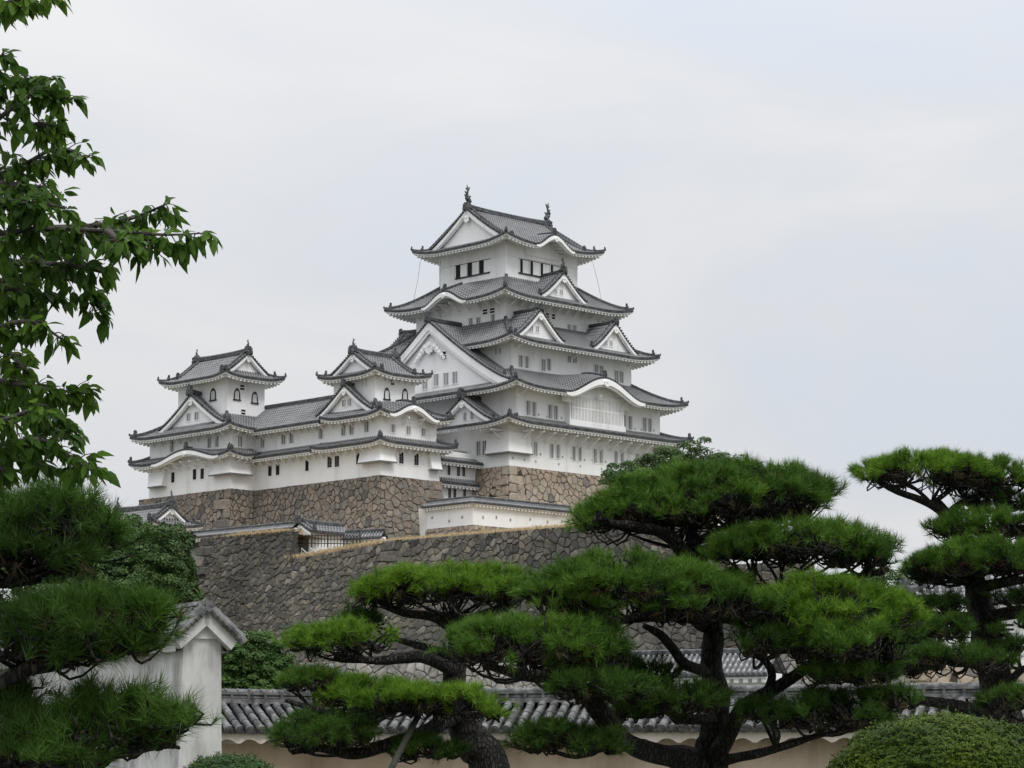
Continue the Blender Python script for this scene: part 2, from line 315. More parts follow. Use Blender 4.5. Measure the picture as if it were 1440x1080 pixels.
# ------------------------------------------------------------------ tiled roofs
def sides(r):
    ua, ub, va, vb = r
    return {'S': (Vector((ua, va, 0)), Vector((1, 0, 0)), Vector((0, 1, 0)), ub-ua), 'E': (Vector((ub, va, 0)), Vector((0, 1, 0)), Vector((-1, 0, 0)), vb-va),
            'N': (Vector((ub, vb, 0)), Vector((-1, 0, 0)), Vector((0, -1, 0)), ub-ua), 'W': (Vector((ua, vb, 0)), Vector((0, -1, 0)), Vector((1, 0, 0)), vb-va)}
PROF = ((0.0, 0), (0.24, 0), (0.34, 0.85), (0.5, 1), (0.66, 0.85), (0.76, 0))
def panel(mb, O, ex, ey, L, ymax, zf, pitch=0.40, ny=7, ribh=0.15, skirt=0.20, m=0, ends=True):
    n = max(1, int(round(L/pitch))); pitch = L/n
    xs = [(i+f)*pitch for i in range(n) for f, h in PROF]+[L]; hs = [h for i in range(n) for f, h in PROF]+[0]
    prev = None
    for x, h in zip(xs, hs):
        ym = max(0.03, ymax(x)); colm = []
        p = O+ex*x; z0 = zf(x, 0)
        colm.append(mb.add((p.x, p.y, z0-skirt), (x/pitch, 0)))
        for j in range(ny+1):
            y = ym*j/ny; p = O+ex*x+ey*y
            colm.append(mb.add((p.x, p.y, zf(x, y)+h*ribh), (x/pitch, y+0.25)))
        if prev:
            for j in range(ny+1): mb.face((prev[j], colm[j], colm[j+1], prev[j+1]), m if j else 1)
        prev = colm
    if ends:                                            # round tile ends along the eave
        r = pitch*0.34
        for i in range(n):
            x = (i+.5)*pitch
            if ymax(x) < .2: continue
            z = zf(x, 0)+ribh*.35; c = O+ex*x-ey*.05; a, b = [], []
            for q in range(6):
                t = math.pi*q/3; p = c+ex*(math.cos(t)*r); a.append(mb.add((p.x, p.y, z+math.sin(t)*r), (.1, .5))); p = p+ey*.3; b.append(mb.add((p.x, p.y, z+math.sin(t)*r), (.1, .5)))
            mb.face(a, 1)
            for q in range(6): mb.face((a[q], b[q], b[(q+1) % 6], a[(q+1) % 6]), 1)
def eaves(mb, O, ex, ey, L, zf, yw, ymax, drop=0.20, board=0.17, pitch=0.60, rafter=True, m=0, slope=0.2):
    n = max(2, int(round(L/pitch))); pitch = L/n
    xs = [i*pitch for i in range(n+1)]
    def zs(x, y): return zf(x, 0)-drop-board+slope*y
    prev = None
    for x in xs:
        ym = max(0.12, min(yw, ymax(x)))
        ring = []
        for y, z in ((0.10, zf(x, 0)-drop+0.03), (0.10, zs(x, 0.1)), (ym, zs(x, ym))):
            p = O+ex*min(max(x, 0.1), L-0.1)+ey*y; ring.append(mb.add((p.x, p.y, z)))
        if prev:
            for j in range(2): mb.face((prev[j], prev[j+1], ring[j+1], ring[j]), m)
        prev = ring
    if rafter:
        for i in range(n):
            x = (i+0.5)*pitch; ym = min(yw, ymax(x))
            if ym < 0.5: continue
            a, b = x-0.15, x+0.15; y0, y1 = 0.20, ym; t = 0.24
            P = [O+ex*q+ey*w for q, w in ((a, y0), (b, y0), (b, y1), (a, y1))]
            zb = [zs(x, y0)-t, zs(x, y0)-t, zs(x, y1)-t, zs(x, y1)-t]; zt = [z+t+0.01 for z in zb]
            mb.hexa([(p.x, p.y, z) for p, z in zip(P, zb)]+[(p.x, p.y, z) for p, z in zip(P, zt)], m)
def oni(mb, p, d, s=1.0):                             # ridge-end ornament: a horned plate facing d (plan direction)
    d = Vector(d); d.z = 0; d.normalize(); q = Vector((-d.y, d.x, 0)); p = Vector(p)
    o = [(-.34, 0), (.34, 0), (.36, .45), (.24, .62), (.34, .95), (.16, .78), (.07, 1.12), (-.07, 1.12), (-.16, .78), (-.34, .95), (-.24, .62), (-.36, .45)]
    mb.extrude_outline([(x*s, z*s) for x, z in o], p-d*(0.14*s), q, Vector((0, 0, 1)), d, 0.34*s)
    mb.extrude_outline([(x*s*.5, z*s*.5+.12*s) for x, z in o], p+d*(0.2*s), q, Vector((0, 0, 1)), d, 0.16*s)
def curve_lift(lift, Lc):
    def c(x, L, y):
        d = min(x, L-x)
        return lift*max(0, 1-d/Lc)**2*max(0, 1-y/Lc)**2
    return c
def hip_roof(T, eave, top, z0, rise, yw, lift=0.65, Lc=5.5, p=1.25, kara=None, ribs='SWNE', soffit='SWNE', oni_s=0.8, label=None):
    """skirt roof between two storeys: eave and top are rectangles (ua, ub, va, vb)"""
    mb = MB(); wb = MB(); se, st = sides(eave), sides(top)
    dep = {'S': top[2]-eave[2], 'N': eave[3]-top[3], 'W': top[0]-eave[0], 'E': eave[1]-top[1]}
    left = {'S': 'W', 'E': 'S', 'N': 'E', 'W': 'N'}; right = {'S': 'E', 'E': 'N', 'N': 'W', 'W': 'S'}
    kara = kara or {}; lf = curve_lift(lift, Lc); zfs = {}
    for s in ribs:
        O, ex, ey, L = se[s]; D = dep[s]; dl, dr = dep[left[s]], dep[right[s]]
        kk = kara.get(s)
        def zf(x, y, D=D, L=L, kk=kk):
            z = z0+rise*(min(max(y, 0)/D, 1.0))**p+lf(x, L, y)
            if kk:
                c, hw, h = kk[:3]; t = abs(x-c)/hw
                if t < 1: z += h*(0.5+0.5*math.cos(math.pi*t))**0.85*(1-(min(y, D)/D)**2)
            return z
        def ymax(x, D=D, L=L, dl=dl, dr=dr): return min(D, x*D/dl if dl > 0.01 else D, (L-x)*D/dr if dr > 0.01 else D)
        panel(mb, O, ex, ey, L, ymax, zf, ny=8 if kk else 6)
        if s in soffit: eaves(wb, O, ex, ey, L, zf, yw, ymax)
        zfs[s] = (O, ex, ey, L, zf)
    roof = T.part(mb, 'roof', [M_TILE, M_ORN])
    if label: roof['label'] = label
    T.part(wb, 'eaves', M_PLASTER, roof)
    corners = {'SW': (0, 2), 'SE': (1, 2), 'NE': (1, 3), 'NW': (0, 3)}
    for k, (i, j) in corners.items():
        if k[0] not in ribs or k[1] not in ribs: continue
        hb = MB()
        a = Vector((eave[i], eave[j], 0)); b = Vector((top[i], top[j], 0)); pts = []
        for q in range(9):
            t = q/8; x, y = abs(b.x-a.x)*t, abs(b.y-a.y)*t
            z = z0+rise*t**p+lift*max(0, 1-x/Lc)**2*max(0, 1-y/Lc)**2
            c = a.lerp(b, t); pts.append((c.x, c.y, z+0.05))
        hb.sweep(pts[1:], 0.42, 0.40); d = a-b; d.normalize()
        oni(hb, pts[1], d, oni_s)
        hb.sweep([tuple(Vector(pts[0])+Vector((d.x*.05, d.y*.05, 0.10))), pts[1]], 0.30, 0.26); oni(hb, Vector(pts[0])+Vector((0, 0, .1)), d, oni_s*0.36)
        T.part(hb, 'hip_ridge', M_ORN, roof)
    return roof, zfs
def kara_board(T, parent, info, kk, th=0.42):
    """white curved board and ridge of an undulating gable in the eave"""
    O, ex, ey, L, zf = info; c, hw, h = kk[:3]; b = MB(); n = 26; prev = None
    for i in range(n+1):
        t = -1.06+2.12*i/n; x = c+t*hw; z = zf(x, 0)-0.10; k = max(0, 1-abs(t))**0.3
        hgt = th*(0.45+0.75*k); ring = []
        for y, zz in ((-0.02, z), (-0.02, z-hgt), (0.22, z-hgt), (0.22, z)):
            p = O+ex*x+ey*y; ring.append(b.add((p.x, p.y, zz)))
        for y, zz in ((0.22, z-hgt+0.02), (0.22, z-hgt-th*0.35*k-.05), (0.5, z-hgt-th*0.35*k-.05)):
            p = O+ex*x+ey*y; ring.append(b.add((p.x, p.y, zz)))
        if prev:
            for j in range(6): b.face((prev[j], prev[j+1], ring[j+1], ring[j]))
        prev = ring
    T.part(b, 'curved_bargeboard', M_PLASTER, parent)
    f = MB(); prev = None; zl = zf(c+hw, 0)-1.0; yi = kk[4] if len(kk) > 4 else 1.35
    for i in range(17):                                 # plaster wall closing the arch
        x = c+hw*.92*(i/8-1); p = O+ex*x+ey*yi; r = [f.add((p.x, p.y, zl)), f.add((p.x, p.y, max(zl+.02, zf(x, 0)-.30+.2*yi)))]
        if prev: f.face((prev[0], r[0], r[1], prev[1]))
        prev = r
    T.part(f, 'arch_wall', M_PLASTER, parent)
    g = MB(); p = O+ex*c+ey*(-0.08); z = zf(c, 0)-0.42
    pend(g, Vector((p.x, p.y, z)), ex, ey, h*0.32)
    T.part(g, 'gable_pendant', M_PLASTER, parent)
    r = MB(); pts = [tuple(O+ex*c+ey*y+Vector((0, 0, zf(c, y)+0.08))) for y in (0.25, 1.2, 2.2, 3.2, 4.2) if y < kk[3]]
    if len(pts) > 1: r.sweep(pts, 0.36, 0.36); oni(r, pts[0], -ey, 0.8); T.part(r, 'ridge', M_ORN, parent)
def pend(mb, p, ex, ey, s):                           # gegyo: a turnip-shaped pendant below the gable point
    o = [(0, -1.05), (.18, -.82), (.42, -.78), (.55, -.5), (.44, -.28), (.62, -.12), (.5, .12), (.2, .3), (-.2, .3), (-.5, .12), (-.62, -.12), (-.44, -.28), (-.55, -.5), (-.42, -.78), (-.18, -.82)]
    mb.extrude_outline([(x*s, z*s) for x, z in o], p-ey*0.10, ex, Vector((0, 0, 1)), ey, 0.16)
    c = [(math.cos(i*math.pi/4)*.2*s, math.sin(i*math.pi/4)*.2*s-.05*s) for i in range(8)]
    mb.extrude_outline(c, p-ey*0.2, ex, Vector((0, 0, 1)), ey, 0.12)
def rake(mb, C, ex, ey, w, zf, y0=0.0, sgn=(1, -1)):   # round tile ends along the sloping front edge, zf(dist from foot)
    for s in sgn:
        n = max(3, int(w/0.30))
        for i in range(n+1):
            t = w*i/n; p = C+ex*(s*(w-t))+Vector((0, 0, zf(t)+0.02))
            mb.tube([p+ey*(-0.16), p+ey*0.3], [0.125, 0.125], 6)
def bargeboards(wb, C, ex, ey, w, zf, bh, foot=0.0, sides_=(1, -1)):
    for s in sides_:
        n = 10; A = []; B = []
        for i in range(n+1):
            t = foot+(w-foot)*i/n; x = s*(w-t); z = zf(t)-0.12
            for lst, d0, d1, za, zb in ((A, -0.02, 0.22, z, z-bh), (B, 0.10, 0.34, z-bh+.04, z-bh*1.42)):
                lst.append([wb.add(C+ex*x+ey*d+Vector((0, 0, q))) for d, q in ((d0, za), (d0, zb), (d1, zb), (d1, za))])
        for lst in (A, B):
            for k in range(n):
                for j in range(4): wb.face((lst[k][j], lst[k][(j+1) % 4], lst[k+1][(j+1) % 4], lst[k+1][j]))
def gable_infill(wb, C, ex, ey, w, zf, zb, inset=0.55):
    n = 14; prev = None
    for i in range(n+1):
        x = -w*.97+2*w*.97*i/n; t = w-abs(x); zt = max(zf(t)-0.25, zb+0.01)
        r = [wb.add(C+ex*x+ey*inset+Vector((0, 0, zb))), wb.add(C+ex*x+ey*inset+Vector((0, 0, zt)))]
        if prev: wb.face((prev[0], r[0], r[1], prev[1]))
        prev = r
def gable(T, side, C, w, zfoot, zapex, Lr, bh=0.5, pscale=0.8, p=1.22, zbase=None, ornate=False, fish=False, label=None, infill=True):
    """gabled dormer; C is the middle of its front plane (u, v)"""
    ex, ey = {'S': (Vector((1, 0, 0)), Vector((0, 1, 0))), 'W': (Vector((0, -1, 0)), Vector((1, 0, 0))), 'E': (Vector((0, 1, 0)), Vector((-1, 0, 0))), 'N': (Vector((-1, 0, 0)), Vector((0, -1, 0)))}[side]
    C = Vector((C[0], C[1], 0)); H = zapex-zfoot
    def zc(t): return zfoot+H*(min(max(t, 0), w)/w)**p
    mb = MB()
    panel(mb, C-ex*w+ey*Lr, -ey, ex, Lr, lambda x: w, lambda x, y: zc(y)+0.25*max(0, 1-(Lr-x)/1.5)**2*0.6, ny=10)
    panel(mb, C+ex*w, ey, -ex, Lr, lambda x: w, lambda x, y: zc(y)+0.25*max(0, 1-x/1.5)**2*0.6, ny=10)
    g = T.part(mb, 'gable_roof', [M_TILE, M_ORN])
    if label: g['label'] = label
    rb = MB(); rake(rb, C, ex, ey, w, lambda t: zc(t)+0.1)
    hr = 0.55 if w > 5 else 0.4
    rb.sweep([tuple(C+ey*y+Vector((0, 0, zapex+0.02+0.25*max(0, 1-y/2.5)**2))) for y in (-0.1, .6, 1.4, 2.5, Lr)], 0.5 if w > 5 else .4, hr)
    oni(rb, C-ey*0.15+Vector((0, 0, zapex-0.1)), -ey, 1.25 if w > 5 else 0.85)
    if fish: fish_mesh(rb, C+ey*0.3+Vector((0, 0, zapex+hr)), ey, 0.9)
    for s in (1, -1):                                   # the descending ridges that edge the front of the slope
        rb.sweep([tuple(C+ex*(s*(w-t))+ey*0.75+Vector((0, 0, zc(t)+0.08))) for t in [w*(0.12+0.84*i/8) for i in range(9)]], 0.34, 0.30)
        oni(rb, C+ex*(s*w*.9)+ey*0.75+Vector((0, 0, zc(w*.1)+.05)), ex*s, 0.6)
    T.part(rb, 'ridge', M_ORN, g)
    for s in (1, -1): wb = MB(); bargeboards(wb, C, ex, ey, w, zc, bh, 0, (s,)); T.part(wb, 'bargeboard', M_PLASTER, g)
    gb = MB()
    if infill:
        gable_infill(gb, C, ex, ey, w, zc, (zbase if zbase is not None else zfoot-0.5)); T.part(gb, 'gable_wall', M_PLASTER, g)
    pb = MB(); pz = C+Vector((0, 0, zapex-bh*1.15))
    if ornate:
        scroll(pb, C+ey*.2+Vector((0, 0, zapex-2.9)), ex, ey, pscale)
    else: pend(pb, pz+Vector((0, 0, -pscale*.45)), ex, ey, pscale)
    T.part(pb, 'gable_pendant', M_PLASTER, g)
    return g, zc
def scroll(mb, p, ex, ey, s):                         # wide carved pendant with scrolling wings
    pend(mb, p, ex, ey, s)
    for q in (1, -1):
        for k, (x, z, r) in enumerate(((.62, -.25, .34), (1.0, -.55, .30), (1.38, -.9, .27), (1.72, -1.2, .22), (2.0, -1.5, .17))):
            c = [(q*(x+math.cos(i*math.pi/5)*r)*s, (z+math.sin(i*math.pi/5)*r)*s) for i in range(10)]
            if q < 0: c = c[::-1]
            mb.extrude_outline(c, p+ey*(-0.08), ex, Vector((0, 0, 1)), ey, 0.12+0.01*k)
            h = [(q*(x+math.cos(i*math.pi/4)*r*.4)*s, (z+math.sin(i*math.pi/4)*r*.4)*s) for i in range(8)]
            if q < 0: h = h[::-1]
            mb.extrude_outline(h, p+ey*(-0.17), ex, Vector((0, 0, 1)), ey, 0.1)
def fish_mesh(mb, p, d, s=1.0):                       # shachi: head down on the ridge, body curving up to a forked tail; d points along the ridge inwards
    p = Vector(p); d = Vector(d); d.z = 0; d.normalize(); q = Vector((-d.y, d.x, 0)); Z = Vector((0, 0, 1))
    mb.hexa([p+d*a+q*b+Z*c for a, b, c in ((-.35, -.25, 0), (.4, -.25, 0), (.4, .25, 0), (-.35, .25, 0), (-.28, -.18, .3), (.3, -.18, .3), (.3, .18, .3), (-.28, .18, .3))])
    spine = [(.30, .22), (.10, .42), (-.08, .62), (-.14, .88), (-.06, 1.14), (.06, 1.36)]; rad = [.20, .25, .23, .17, .12, .07]
    mb.tube([p+(d*a+Z*z)*s for a, z in spine], [r*s for r in rad], 8)
    for o in ([(-.02, 1.25), (.10, 1.30), (.28, 1.72), (.05, 1.55), (-.12, 1.86), (-.10, 1.5), (-.30, 1.55)], [(-.28, .62), (-.12, .58), (-.20, .80), (-.46, .92), (-.34, .74)], [(.05, .70), (.22, .62), (.42, .86), (.18, .86)], [(-.10, 1.02), (-.24, 1.0), (-.42, 1.22), (-.14, 1.18)]):
        mb.extrude_outline([(x*s, z*s) for x, z in o], p-q*(0.045*s), d, Z, q, 0.09*s)
def irimoya(T, eave, axis, g, z0, zr, yw, lift=0.65, Lc=4.5, p=1.3, kara=None, bh=0.5, pscale=0.8, fish_s=1.0):
    """hip-and-gable top roof; ridge along 'u' or 'v', g is the depth of the end skirts"""
    mb = MB(); wb = MB(); se = sides(eave); lf = curve_lift(lift, Lc); kara = kara or {}
    D = (eave[3]-eave[2])/2 if axis == 'u' else (eave[1]-eave[0])/2; rise = zr-z0
    longs = 'SN' if axis == 'u' else 'WE'; info = {}
    def base(y): return z0+rise*(min(max(y, 0), D)/D)**p
    for s in 'SWNE':
        O, ex, ey, L = se[s]; kk = kara.get(s)
        def zf(x, y, L=L, kk=kk):
            z = base(y)+lf(x, L, y)
            if kk:
                t = abs(x-kk[0])/kk[1]
                if t < 1: z += kk[2]*(0.5+0.5*math.cos(math.pi*t))**0.85*max(0, 1-(y/kk[3])**1.5)
            return z
        if s in longs:
            def ymax(x, L=L): return D if g-0.25 <= x <= L-g+0.25 else min(x, L-x)
        else:
            def ymax(x, L=L): return min(g+0.5, x, L-x)
        panel(mb, O, ex, ey, L, ymax, zf, ny=9)
        eaves(wb, O, ex, ey, L, zf, yw, lambda x, L=L: min(x, L-x)); info[s] = (O, ex, ey, L, zf)
    roof = T.part(mb, 'roof', [M_TILE, M_ORN]); T.part(wb, 'eaves', M_PLASTER, roof)
    hb = MB(); bb = []
    for s in ('WE' if axis == 'u' else 'SN'):
        O, ex, ey, L = se[s]; C = O+ex*(L/2)+ey*(g-0.25); w = D
        zc = lambda t: base(t)
        wg = D-g+0.2                                     # half width of the gable where it meets the skirt
        zg = lambda t: base(g-0.2+t)
        pair = [MB(), MB()]; bargeboards(pair[0], C, ex, ey, wg, zg, bh, 0.15, (1,)); bargeboards(pair[1], C, ex, ey, wg, zg, bh, 0.15, (-1,)); bb += pair; gw = MB(); gable_infill(gw, C, ex, ey, wg, zg, base(g)-0.2, 0.5); T.part(gw, 'gable_wall', M_PLASTER, roof); pb = MB()
        rake(hb, C, ex, ey, wg, lambda t: zg(t)+0.1)
        pend(pb, C+ey*.05+Vector((0, 0, zr-bh*1.1-pscale*.6)), ex, ey, pscale); T.part(pb, 'gable_pendant', M_PLASTER, roof)
        for q in (1, -1): hb.sweep([tuple(C+ex*(q*(wg-t))+ey*0.95+Vector((0, 0, zg(t)+0.10))) for t in [wg*i/8 for i in range(9)]], 0.36, 0.34); oni(hb, C+ex*(q*(wg+.1))+ey*.95+Vector((0, 0, zg(0)+.05)), ex*q, 0.75)
    for i, j in ((0, 2), (1, 2), (1, 3), (0, 3)):
        sx, sy = (1 if i == 0 else -1), (1 if j == 2 else -1); pts = []
        for k in range(7):
            t = (g+0.3)*k/6; pts.append((eave[i]+sx*t, eave[j]+sy*t, base(t)+lift*max(0, 1-t/Lc)**4+0.04))
        hb.sweep(pts, 0.36, 0.32); oni(hb, Vector(pts[0])+Vector((0, 0, .05)), Vector((-sx, -sy, 0)), 0.5); oni(hb, Vector(pts[3]), Vector((-sx, -sy, 0)), 0.7)
    um, vm = (eave[0]+eave[1])/2, (eave[2]+eave[3])/2
    if axis == 'u': a, b = Vector((eave[0]+g-.35, vm, 0)), Vector((eave[1]-g+.35, vm, 0))
    else: a, b = Vector((um, eave[2]+g-.35, 0)), Vector((um, eave[3]-g+.35, 0))
    hb.sweep([tuple(a.lerp(b, t/10)+Vector((0, 0, zr-0.05+0.22*abs(t/5-1)**3))) for t in range(11)], 0.55, 0.62)
    for e, o in ((a, b), (b, a)):
        oni(hb, e+Vector((0, 0, zr-.25))+(e-o).normalized()*.1, e-o, 0.95)
    T.part(hb, 'ridge', M_ORN, roof); [T.part(q, 'bargeboard', M_PLASTER, roof) for q in bb]
    for e, o in ((a, b), (b, a)):
        fb = MB(); fish_mesh(fb, e+(o-e).normalized()*.35+Vector((0, 0, zr+0.62)), o-e, fish_s); T.part(fb, 'fish_finial', M_ORN)
    return roof, info, base
def walls(T, u0, u1, v0, v1, z0, z1, name='wall', flare=0.0, m=None):
    mb = MB(); n = 4
    q = [(u0, v0), (u1, v0), (u1, v1), (u0, v1)]
    for k in range(4):
        a, b = Vector((*q[k], 0)), Vector((*q[(k+1) % 4], 0))
        mb.poly([(a.x, a.y, z0), (b.x, b.y, z0), (b.x, b.y, z1), (a.x, a.y, z1)])
    mb.poly([(x, y, z1) for x, y in q])
    return T.part(mb, name, m or M_PLASTER)

# ------------------------------------------------------------------ windows, brackets and other repeated parts (mesh shared between copies)
_cache = {}
def window_mesh(w, h, kind):
    key = (round(w, 2), round(h, 2), kind)
    if key in _cache: return _cache[key]
    b = MB(); w, h = key[0], key[1]; x = w/2; z = h/2; fr = 0.10
    if kind in ('lattice', 'open', 'vent', 'cross'):
        for a, c in (((-x-fr, -.07, -z-fr), (x+fr, .02, -z)), ((-x-fr, -.07, z), (x+fr, .02, z+fr)), ((-x-fr, -.07, -z), (-x, .02, z)), ((x, -.07, -z), (x+fr, .02, z))): b.box(a, c, 0)
        b.poly([(-x, -.012, -z), (x, -.012, -z), (x, -.012, z), (-x, -.012, z)], 1)
        if kind == 'lattice':
            n = max(2, int(round(w/0.26)))
            for i in range(n):
                c = -x+w*(i+0.5)/n if n > 2 else (-x+w*(i+1)/(n+1)); b.box((c-.04, -.06, -z), (c+.04, -.02, z), 0)
        if kind == 'vent':
            b.box((-x, -.06, -.05), (x, -.02, .05), 0)
        if kind == 'cross':
            b.box((-.05, -.05, -z), (.05, -.02, z), 2)
            for k in (-.25, .1): b.box((-x, -.05, k*h-.03), (x, -.02, k*h+.03), 2)
    elif kind == 'bell':                                  # katomado: bell-shaped opening with a dark surround
        o = [(-x, -z), (-x*.92, -z*.2), (-x*.8, z*.35), (-x*.55, z*.72), (-x*.25, z*.9), (0, z), (x*.25, z*.9), (x*.55, z*.72), (x*.8, z*.35), (x*.92, -z*.2), (x, -z)]
        O = [(a*1.28, c*1.16+.02) for a, c in o]
        n = len(o); A = [b.add((a, -.10, c)) for a, c in o]; B = [b.add((a, -.10, c)) for a, c in O]
        A2 = [b.add((a, 0, c)) for a, c in o]; B2 = [b.add((a, 0, c)) for a, c in O]
        for k in range(n-1):
            b.face((A[k], B[k], B[k+1], A[k+1]), 1); b.face((B[k], B2[k], B2[k+1], B[k+1]), 1); b.face((A[k], A[k+1], A2[k+1], A2[k]), 1)
        b.poly([(a, -.01, c) for a, c in o], 2); b.box((-x*1.5, -.16, -z*1.22), (x*1.5, 0, -z), 1)
        for c in (-.5, -.17, .17, .5): b.box((c*x*1.2-.05, -.06, -z), (c*x*1.2+.05, -.02, z*.6), 0)
    me = b.mesh('window', [M_PLASTER, M_DARK if kind != 'bell' else M_WOOD, M_GLASS]); _cache[key] = me
    return me
def win(T, face, plane, px, py, w, h, kind='lattice', parent=None, eps=0.0):
    if face == 'S': c = onV(px, py, plane); return T.put('window', window_mesh(w, h, kind), c[0], plane-eps, c[2], 0, parent)
    c = onU(px, py, plane); return T.put('window', window_mesh(w, h, kind), plane-eps, c[1], c[2], -math.pi/2, parent)
def wins(T, face, plane, lst, w, h, kind='lattice', sc_=None, parent=None):
    for x, y in lst:
        if sc_: x, y = sc_[0]+x*sc_[2], sc_[1]+y*sc_[2]
        win(T, face, plane, x, y, w, h, kind, parent)
ZB, ZC, ZD, ZE, Z3, Z4 = (530, 370, .25694), (660, 540, .22222), (430, 560, .18056), (170, 580, .1875), (160, 460, .19444), (400, 460, .20833)
def bracket_mesh(reach, drop, wd=0.2):
    key = ('bracket', reach, drop, wd)
    if key in _cache: return _cache[key]
    b = MB(); x = wd/2
    b.box((-x, -reach, -.02), (x, 0, .18), 0)
    b.hexa([(-x, -reach*.78, -.12), (x, -reach*.78, -.12), (x, 0, -drop), (-x, 0, -drop), (-x, -reach*.92, 0), (x, -reach*.92, 0), (x, 0, -drop+.32), (-x, 0, -drop+.32)], 0)
    _cache[key] = b.mesh('bracket', [M_PLASTER]); return _cache[key]
def brackets(T, face, plane, a, b, z, n, reach, drop, wd=0.2):
    for i in range(n):
        t = a+(b-a)*i/(n-1)
        if face == 'S': T.put('bracket', bracket_mesh(reach, drop, wd), t, plane, z, 0)
        else: T.put('bracket', bracket_mesh(reach, drop, wd), plane, t, z, -math.pi/2)
def stone_drop(T, face, plane, a, b, zt, zb, outw, name='stone_drop_box', ends=(0, 0)):
    """white box flaring out from the wall; its dark underside is open for dropping stones"""
    mb = MB()
    def P(t, y, z): return (t, plane-y, z) if face == 'S' else (plane-y, t, z)
    n = 5; prev = None
    for i in range(n+1):
        k = i/n; z = zt+(zb-zt)*k; y = outw*(0.35+0.15*k+0.5*k**1.8)
        ea, eb = a-ends[0]*y, b+ends[1]*y
        r = [mb.add(P(a, 0, z)), mb.add(P(ea, y, z)), mb.add(P(eb, y, z)), mb.add(P(b, 0, z))]
        if prev:
            for j in range(3): mb.face((prev[j], prev[j+1], r[j+1], r[j]), 0)
        prev = r
    mb.face(prev, 1)
    ea, eb = a-ends[0]*outw, b+ends[1]*outw
    q = [P(ea-.05, outw+.06, zb-.12), P(eb+.05, outw+.06, zb-.12), P(eb+.05, outw-.15, zb-.12), P(ea-.05, outw-.15, zb-.12)]
    mb.hexa(q+[(x, y, z+.16) for x, y, z in q], 2)
    T.part(mb, name, [M_PLASTER, M_DARK, M_GLASS])

